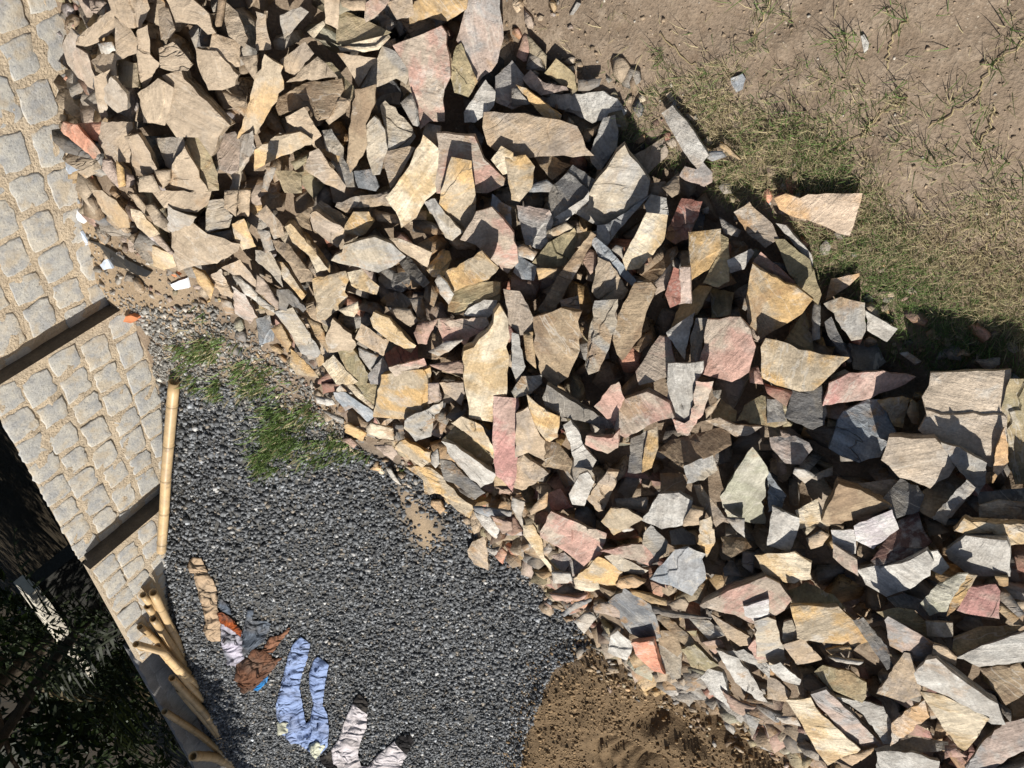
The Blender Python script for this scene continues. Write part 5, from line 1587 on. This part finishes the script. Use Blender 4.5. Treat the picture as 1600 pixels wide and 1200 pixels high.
grass = mesh_np('grass', np.vstack(Vs), np.vstack(Fs), MAT_GRASS, np.vstack(Cs)); tag(grass, 'short matted grass, part green and part dried, beside the stones', 'grass', kind='stuff')
# green weeds between the pile and the gravel
Vs, Fs, Cs = [], [], []; o_ = 0
for poly, n, dry in ((gpoly([(262, 520), (330, 505), (420, 555), (500, 650), (400, 640), (330, 615), (280, 590)]), 6500, .3), (gpoly([(385, 590), (440, 560), (520, 660), (560, 700), (540, 730), (450, 740), (400, 750), (385, 690)]), 5200, .22),
                     (gpoly([(390, 670), (430, 640), (470, 690), (440, 735), (395, 745)]), 1900, .06), (gpoly([(295, 455), (350, 480), (330, 500)]), 350, .2), (gpoly([(540, 690), (640, 730), (600, 740)]), 300, .3)):
    q = sample_poly(poly, n); 
    q = q[np.random.rand(n) < np.clip(.13 + 3.0 * fbm(q[:, 0], q[:, 1], 11, 3), .03, .8) * sstep(-.02, .16, seg_dist(q[:, 0], q[:, 1], poly) + .1 * fbm(q[:, 0], q[:, 1], 8, 2) + .05)]; n = len(q)
    cg = grass_cols(n, dry) * np.where(np.random.rand(n) < .5, .8, 1.0)[:, None]
    add(blades(pz(q) + np.array((0, 0, .012)), np.random.uniform(.025, .06, n), np.random.uniform(.0014, .0034, n), np.random.uniform(.3, 1.3, n), cg * 1.25))
weeds = mesh_np('weeds', np.vstack(Vs), np.vstack(Fs), MAT_GRASS, np.vstack(Cs)); tag(weeds, 'green weeds growing between the stone pile and the gravel', 'weeds', kind='stuff')

# ================================================================== BEHIND THE WALL
MAT_LEAF = vcol_mat('tree_leaf', .55, .3, trans=.2)
bark = plain_mat('bark', (.10, .075, .05), .95, .4, 18, .9, .02)
def tube_mesh(name, paths, mat, parent=None):
    V, F = [], []
    for pts, r0, r1 in paths:
        pts = [Vector(p) for p in pts]; n = len(pts); K = 7; i0 = len(V)
        for i, p in enumerate(pts):
            d = (pts[min(i + 1, n - 1)] - pts[max(i - 1, 0)]).normalized(); a_ = d.cross(Vector((.2, .9, .35))).normalized(); b_ = d.cross(a_)
            r = r0 + (r1 - r0) * i / (n - 1)
            for k in range(K): t = 2 * math.pi * k / K; V.append(p + a_ * (r * math.cos(t)) + b_ * (r * math.sin(t)))
        for i in range(n - 1):
            for k in range(K): F.append((i0 + i * K + k, i0 + i * K + (k + 1) % K, i0 + (i + 1) * K + (k + 1) % K, i0 + (i + 1) * K + k))
    return mesh_py(name, V, F, mat, parent, smooth=True)
def leaf_cloud(name, clumps, per, size, colr, parent, seed):
    r = np.random.RandomState(seed); Vs, Cs = [], []
    for (cx_, cy_, cz_, rad_) in clumps:
        d = r.randn(per, 3); d /= np.linalg.norm(d, axis=1)[:, None]; p = np.array((cx_, cy_, cz_)) + d * rad_ * np.cbrt(r.rand(per, 1)) * np.array((1, 1, .75))
        a_ = r.randn(per, 3); a_ /= np.linalg.norm(a_, axis=1)[:, None]; b_ = np.cross(a_, r.randn(per, 3)); b_ /= np.linalg.norm(b_, axis=1)[:, None] + 1e-9
        L = size * r.uniform(.6, 1.3, (per, 1)); W = L * .42
        q4 = np.stack((p, p + a_ * L * .5 + b_ * W * .5, p + a_ * L, p + a_ * L * .5 - b_ * W * .5), 1).reshape(-1, 3)
        c = np.array(colr) * r.uniform(.5, 1.5, (per, 1)) * r.uniform(.75, 1.2); Vs.append(q4); Cs.append(np.repeat(c, 4, 0))
    V = np.vstack(Vs); F = np.arange(len(V)).reshape(-1, 4)
    return mesh_np(name, V, F, MAT_LEAF, np.vstack(Cs), parent=parent)
pa = ray(57, 955); ka = 9.0 / pa[1]; A_ = Vector((pa[0] * ka, 9.0, CAM.z + pa[2] * ka)); pb = ray(142, 1048); kb = 10.4 / pb[1]; B_ = Vector((pb[0] * kb, 10.4, CAM.z + pb[2] * kb))
zt_ = .5 * (A_.z + B_.z); dirw = Vector((B_.x - A_.x, B_.y - A_.y, 0)).normalized(); nw = Vector((dirw.y, -dirw.x, 0))
if nw.dot(Vector((-1, -.6, 0))) < 0: nw = -nw
SUNLIT = [A_.lerp(B_, i / 9) for i in range(10)]
def open_sky(c, r):
    """True where a clump of leaves would not stand between the sun and the low wall."""
    for p in SUNLIT:
        w = Vector(c) - p; t = w.dot(SUN)
        if t > 0 and (w - SUN * t).length < r * .9: return False
    return True
def tree(base, height, crown_r, crown_h, label, seed, nclump=30, per=170, leaf=.13, colr=(.03, .048, .013), trunk=.1, lean_=(0, 0), low=1.2):
    rs = random.Random(seed); t = empty('tree', base); tag(t, label, 'tree', 'trees behind the wall')
    tip = Vector((lean_[0], lean_[1], height)); paths = [([Vector((0, 0, -.2)), tip * .35 + Vector((.06, .03, 0)), tip * .7 - Vector((.05, .02, 0)), tip], trunk, trunk * .45)]
    clumps = []
    for i in range(nclump):
        a = rs.uniform(0, 2 * math.pi); rr = crown_r * math.sqrt(rs.random()); z = low + (height + crown_h - low) * rs.random()
        f = math.sqrt(max(.08, 1 - ((z - (low + height + crown_h) / 2) / ((height + crown_h - low) / 2 + .2)) ** 2))
        c = (lean_[0] * z / height + math.cos(a) * rr * f, lean_[1] * z / height + math.sin(a) * rr * f, z, rs.uniform(.28, .5) * crown_r * .62)
        if not open_sky(Vector(base) + Vector(c[:3]), c[3]): continue
        clumps.append(c)
        if i % 3 == 0:
            s0 = tip * min(.95, max(.3, (z - .4) / height)); paths.append(([s0, s0.lerp(Vector(c[:3]), .5) + Vector((0, 0, .08)), Vector(c[:3])], trunk * .35, .012))
    tube_mesh('trunk', paths, bark, t); leaf_cloud('crown', clumps, per, leaf, colr, t, seed)
    return t
def gz1(x, y): return float(ground_z(x, y)[0])
def T(x, y): return (x, y, gz1(x, y))
def shade_tree(base, label, seed):
    """Unseen tree added for its shade on the end bay and ground behind."""
    rs = random.Random(seed); t = empty('tree', base); tag(t, label, 'tree', 'trees behind the wall'); B0 = Vector(base); cl = []
    for s_ in np.arange(1.28, 3.3, .16):
        for z_ in (.55, .75, .95):
            c = wp(s_, z_, OD - .02) + SUN * (rs.uniform(2.6, 3.0)) + Vector((rs.gauss(0, .03), rs.gauss(0, .03), 0)) - B0; cl.append((c.x, c.y, c.z, .19))
    for x_ in np.arange(-1.0, .75, .26):
        for y_ in np.arange(5.6, 8.2, .26):
            c = Vector((x_ + rs.gauss(0, .05), y_ + rs.gauss(0, .05), 3.2 + rs.gauss(0, .12)))
            if open_sky(c, .2): c = c - B0; cl.append((c.x, c.y, c.z, .22))
    mid = Vector(cl[len(cl) // 2][:3])
    tube_mesh('trunk', [([Vector((0, 0, -.2)), Vector((0, 0, 1.2)), mid * .55 + Vector((0, 0, .9)), mid], .09, .03), ([mid * .55 + Vector((0, 0, .9)), Vector(cl[3][:3])], .04, .015), ([mid * .55 + Vector((0, 0, .9)), Vector(cl[-3][:3])], .04, .015)], bark, t)
    leaf_cloud('crown', cl, 120, .11, (.03, .048, .013), t, seed)
shade_tree(T(-1.5, 9.2), 'unseen tree added to shade the end bay of the wall', 9)  # out of view, crown shaped along the sun's rays to cast shade
tree(T(1.7, 8.8), 3.2, 1.3, 1.2, 'dark leafy tree close behind the bamboo poles', 8, 46, 210, .13, low=2.0, lean_=(-.9, -.8), trunk=.06)
tree(T(-2.6, 9.8), 3.4, 1.6, 1.2, 'unseen tree added for shade past the far end of the gravel', 10, 46, 210, .14, low=1.9)  # put in out of view to darken the ground behind the wall
tree(T(1.9, 10.2), 3.6, 2.2, 1.6, 'dense dark tree standing behind the middle bay of the wall', 2, 54, 210, .14, low=1.1)
tree(T(4.2, 9.2), 3.4, 2.2, 1.6, 'dense dark tree behind the near bay of the wall', 3, 54, 210, .14, low=1.0)
tree(T(-1.2, 11.6), 4.0, 2.6, 2.0, 'tall dark tree farthest behind the wall', 4, 50, 210, .16, low=.8)
tree(T(2.2, 14.5), 4.0, 3.2, 2.0, 'broad dark tree in the distance behind the low white wall', 5, 54, 220, .2, low=.3)
tree(T(6.5, 13.0), 4.0, 3.2, 2.0, 'broad shady tree far behind the near wall bay', 6, 54, 220, .2, low=.3)
tree(T(-3.5, 17), 5.0, 4.0, 2.2, 'hazy dark tree on the skyline in the picture corner', 7, 54, 220, .24, low=.2)
def shrub(px, y_, label, seed, r=.45, n=16, per=120, leaf=.07, colr=(.03, .046, .013)):
    d = ray(*px); k = y_ / d[1]; x = d[0] * k; z = gz1(x, y_); rs = random.Random(seed)
    t = empty('shrub', (x, y_, z)); tag(t, label, 'shrub', 'shrubs behind the wall')
    cl = [(rs.gauss(0, r * .5), rs.gauss(0, r * .5), rs.uniform(.1, 1.3) * r, rs.uniform(.3, .5) * r) for _ in range(n)]
    tube_mesh('stem', [([(0, 0, -.05), (c[0] * .4, c[1] * .4, c[2] * .6), c[:3]], .012, .004) for c in cl[::2]], bark, t)
    leaf_cloud('foliage', cl, per, leaf, colr, t, seed)
shrub((130, 1130), 8.4, 'dark shrub below the low white wall', 32, .6)
shrub((30, 1080), 11.0, 'shrub beyond the low white wall', 33, .7)
shrub((210, 1170), 7.4, 'dark shrub behind the shaded wall bay', 34, .55)
shrub((60, 1180), 9.5, 'bushy dark shrub in the lower picture corner', 35, .8, 22)
# dry twigs hanging over beside the wall
twm = plain_mat('dry_twig', (.26, .22, .16), .9, .3, 40)
def twig_bush(px, y_, label, seed, n=16, L=.45):
    d = ray(*px); k = y_ / d[1]; x = d[0] * k; z = gz1(x, y_); rs = random.Random(seed)
    paths = []
    for _ in range(n):
        a = rs.uniform(0, 2 * math.pi); e = rs.uniform(.25, 1.2); dr = Vector((math.cos(a) * math.cos(e), math.sin(a) * math.cos(e), math.sin(e))); l = L * rs.uniform(.6, 1.3)
        p = Vector((rs.gauss(0, .05), rs.gauss(0, .05), -.03)); sag = Vector((0, 0, -.18 * l))
        paths.append(([p, p + dr * l * .35, p + dr * l * .7 + sag * .35, p + dr * l + sag], .0075, .003))
        m = p + dr * l * .6 + sag * .25; d2 = (dr + Vector((rs.gauss(0, .5), rs.gauss(0, .5), rs.gauss(0, .3)))).normalized(); paths.append(([m, m + d2 * l * .25, m + d2 * l * .45], .004, .002))
    o = tube_mesh('dry_bush', paths, twm); o.location = (x, y_, z); tag(o, label, 'bush', 'dry bushes behind the wall')
twig_bush((45, 790), 5.0, 'bare grey twigs close behind the middle wall bay', 41)
twig_bush((25, 740), 4.9, 'bare twigs behind the corner between two wall bays', 42)
twig_bush((75, 860), 5.3, 'bare bent twigs where the third wall bay begins', 43)
# fan of palm fronds
def palm(px, y_, label, seed, n=13, L=1.5, h=.5):
    d = ray(*px); k = y_ / d[1]; x = d[0] * k; z = gz1(x, y_); rs = random.Random(seed)
    t = empty('palm', (x, y_, z)); tag(t, label, 'palm', 'palms behind the wall')
    tube_mesh('trunk', [([(0, 0, -.1), (.02, 0, h * .5), (0, .02, h)], .11, .09)], bark, t)
    for i in range(n):
        a = 2 * math.pi * i / n + rs.uniform(-.2, .2); e = rs.uniform(.2, 1.15); V, F = [], []; C = []
        r_ = [];
        for m in range(15):
            s = m / 14; ang = e - s * s * 1.1; prev = r_[-1] if r_ else Vector((0, 0, h))
            r_.append(prev + Vector((math.cos(a) * math.cos(ang), math.sin(a) * math.cos(ang), math.sin(ang))) * (L / 14))
        sd = Vector((-math.sin(a), math.cos(a), 0))
        for m in range(1, 15):
            p = r_[m]; dr = (r_[m] - r_[m - 1]).normalized(); ll = .42 * math.sin(math.pi * min(.97, m / 15 + .08)) * (L / 1.5)
            for sg in (-1, 1):
                tip = p + (sd * sg * .75 + dr * .6 + Vector((0, 0, -.28 + rs.gauss(0, .06)))) * ll; w = dr * .016; i0 = len(V)
                V += [p - w, p + w, p.lerp(tip, .6) + w * .8, tip]; F.append((i0, i0 + 1, i0 + 2, i0 + 3))
            i0 = len(V); w = sd * .008; V += [r_[m - 1] - w, r_[m - 1] + w, p + w, p - w]; F.append((i0, i0 + 1, i0 + 2, i0 + 3))
        c = np.array((.02, .026, .008)) * rs.uniform(.5, 1.5) if rs.random() < .75 else np.array((.10, .075, .035))
        mesh_np('frond', np.array([tuple(v) for v in V]), np.array(F), MAT_LEAF, np.tile(c, (len(V), 1)), parent=t)
palm((20, 1150), 7.6, 'low palm with drooping fronds in the dark corner', 51)
palm((140, 1190), 9.0, 'young palm in the shade past the bamboo', 53, 12, 1.3, .4)
# a low whitewashed wall in the trees, its top catching the sun
ww = plain_mat('whitewash', (.74, .68, .56), .9, .15, 10, .4, .006, .2); wg = plain_mat('shaded_block', (.07, .068, .06), .95, .3, 40, .8, .01, .1)  # block colour kept near black for the shade on the wall body
lw = empty('garden_wall', (0, 0, 0)); tag(lw, 'low grey wall with a sunlit whitewashed coping among the trees', 'wall')
lw.location = (A_.x, A_.y, 0)
def wbox(name, s0, s1, z0, z1, d0, d1, mat):
    o0 = Vector((0, 0, 0)); pts = []
    for z in (z0, z1):
        for s, dd in ((s0, d0), (s1, d0), (s1, d1), (s0, d1)): pts.append(dirw * s + nw * dd + Vector((0, 0, z)))
    mesh_py(name, pts, [(0, 1, 2, 3), (4, 7, 6, 5), (0, 4, 5, 1), (1, 5, 6, 2), (2, 6, 7, 3), (3, 7, 4, 0)], mat, lw)
Lw = (B_ - A_).length
wbox('body', -.3, Lw, -.3, zt_ - .09, -.16, 0, wg); wbox('coping', -.33, Lw + .03, zt_ - .088, zt_ + .02, -.2, .04, ww)
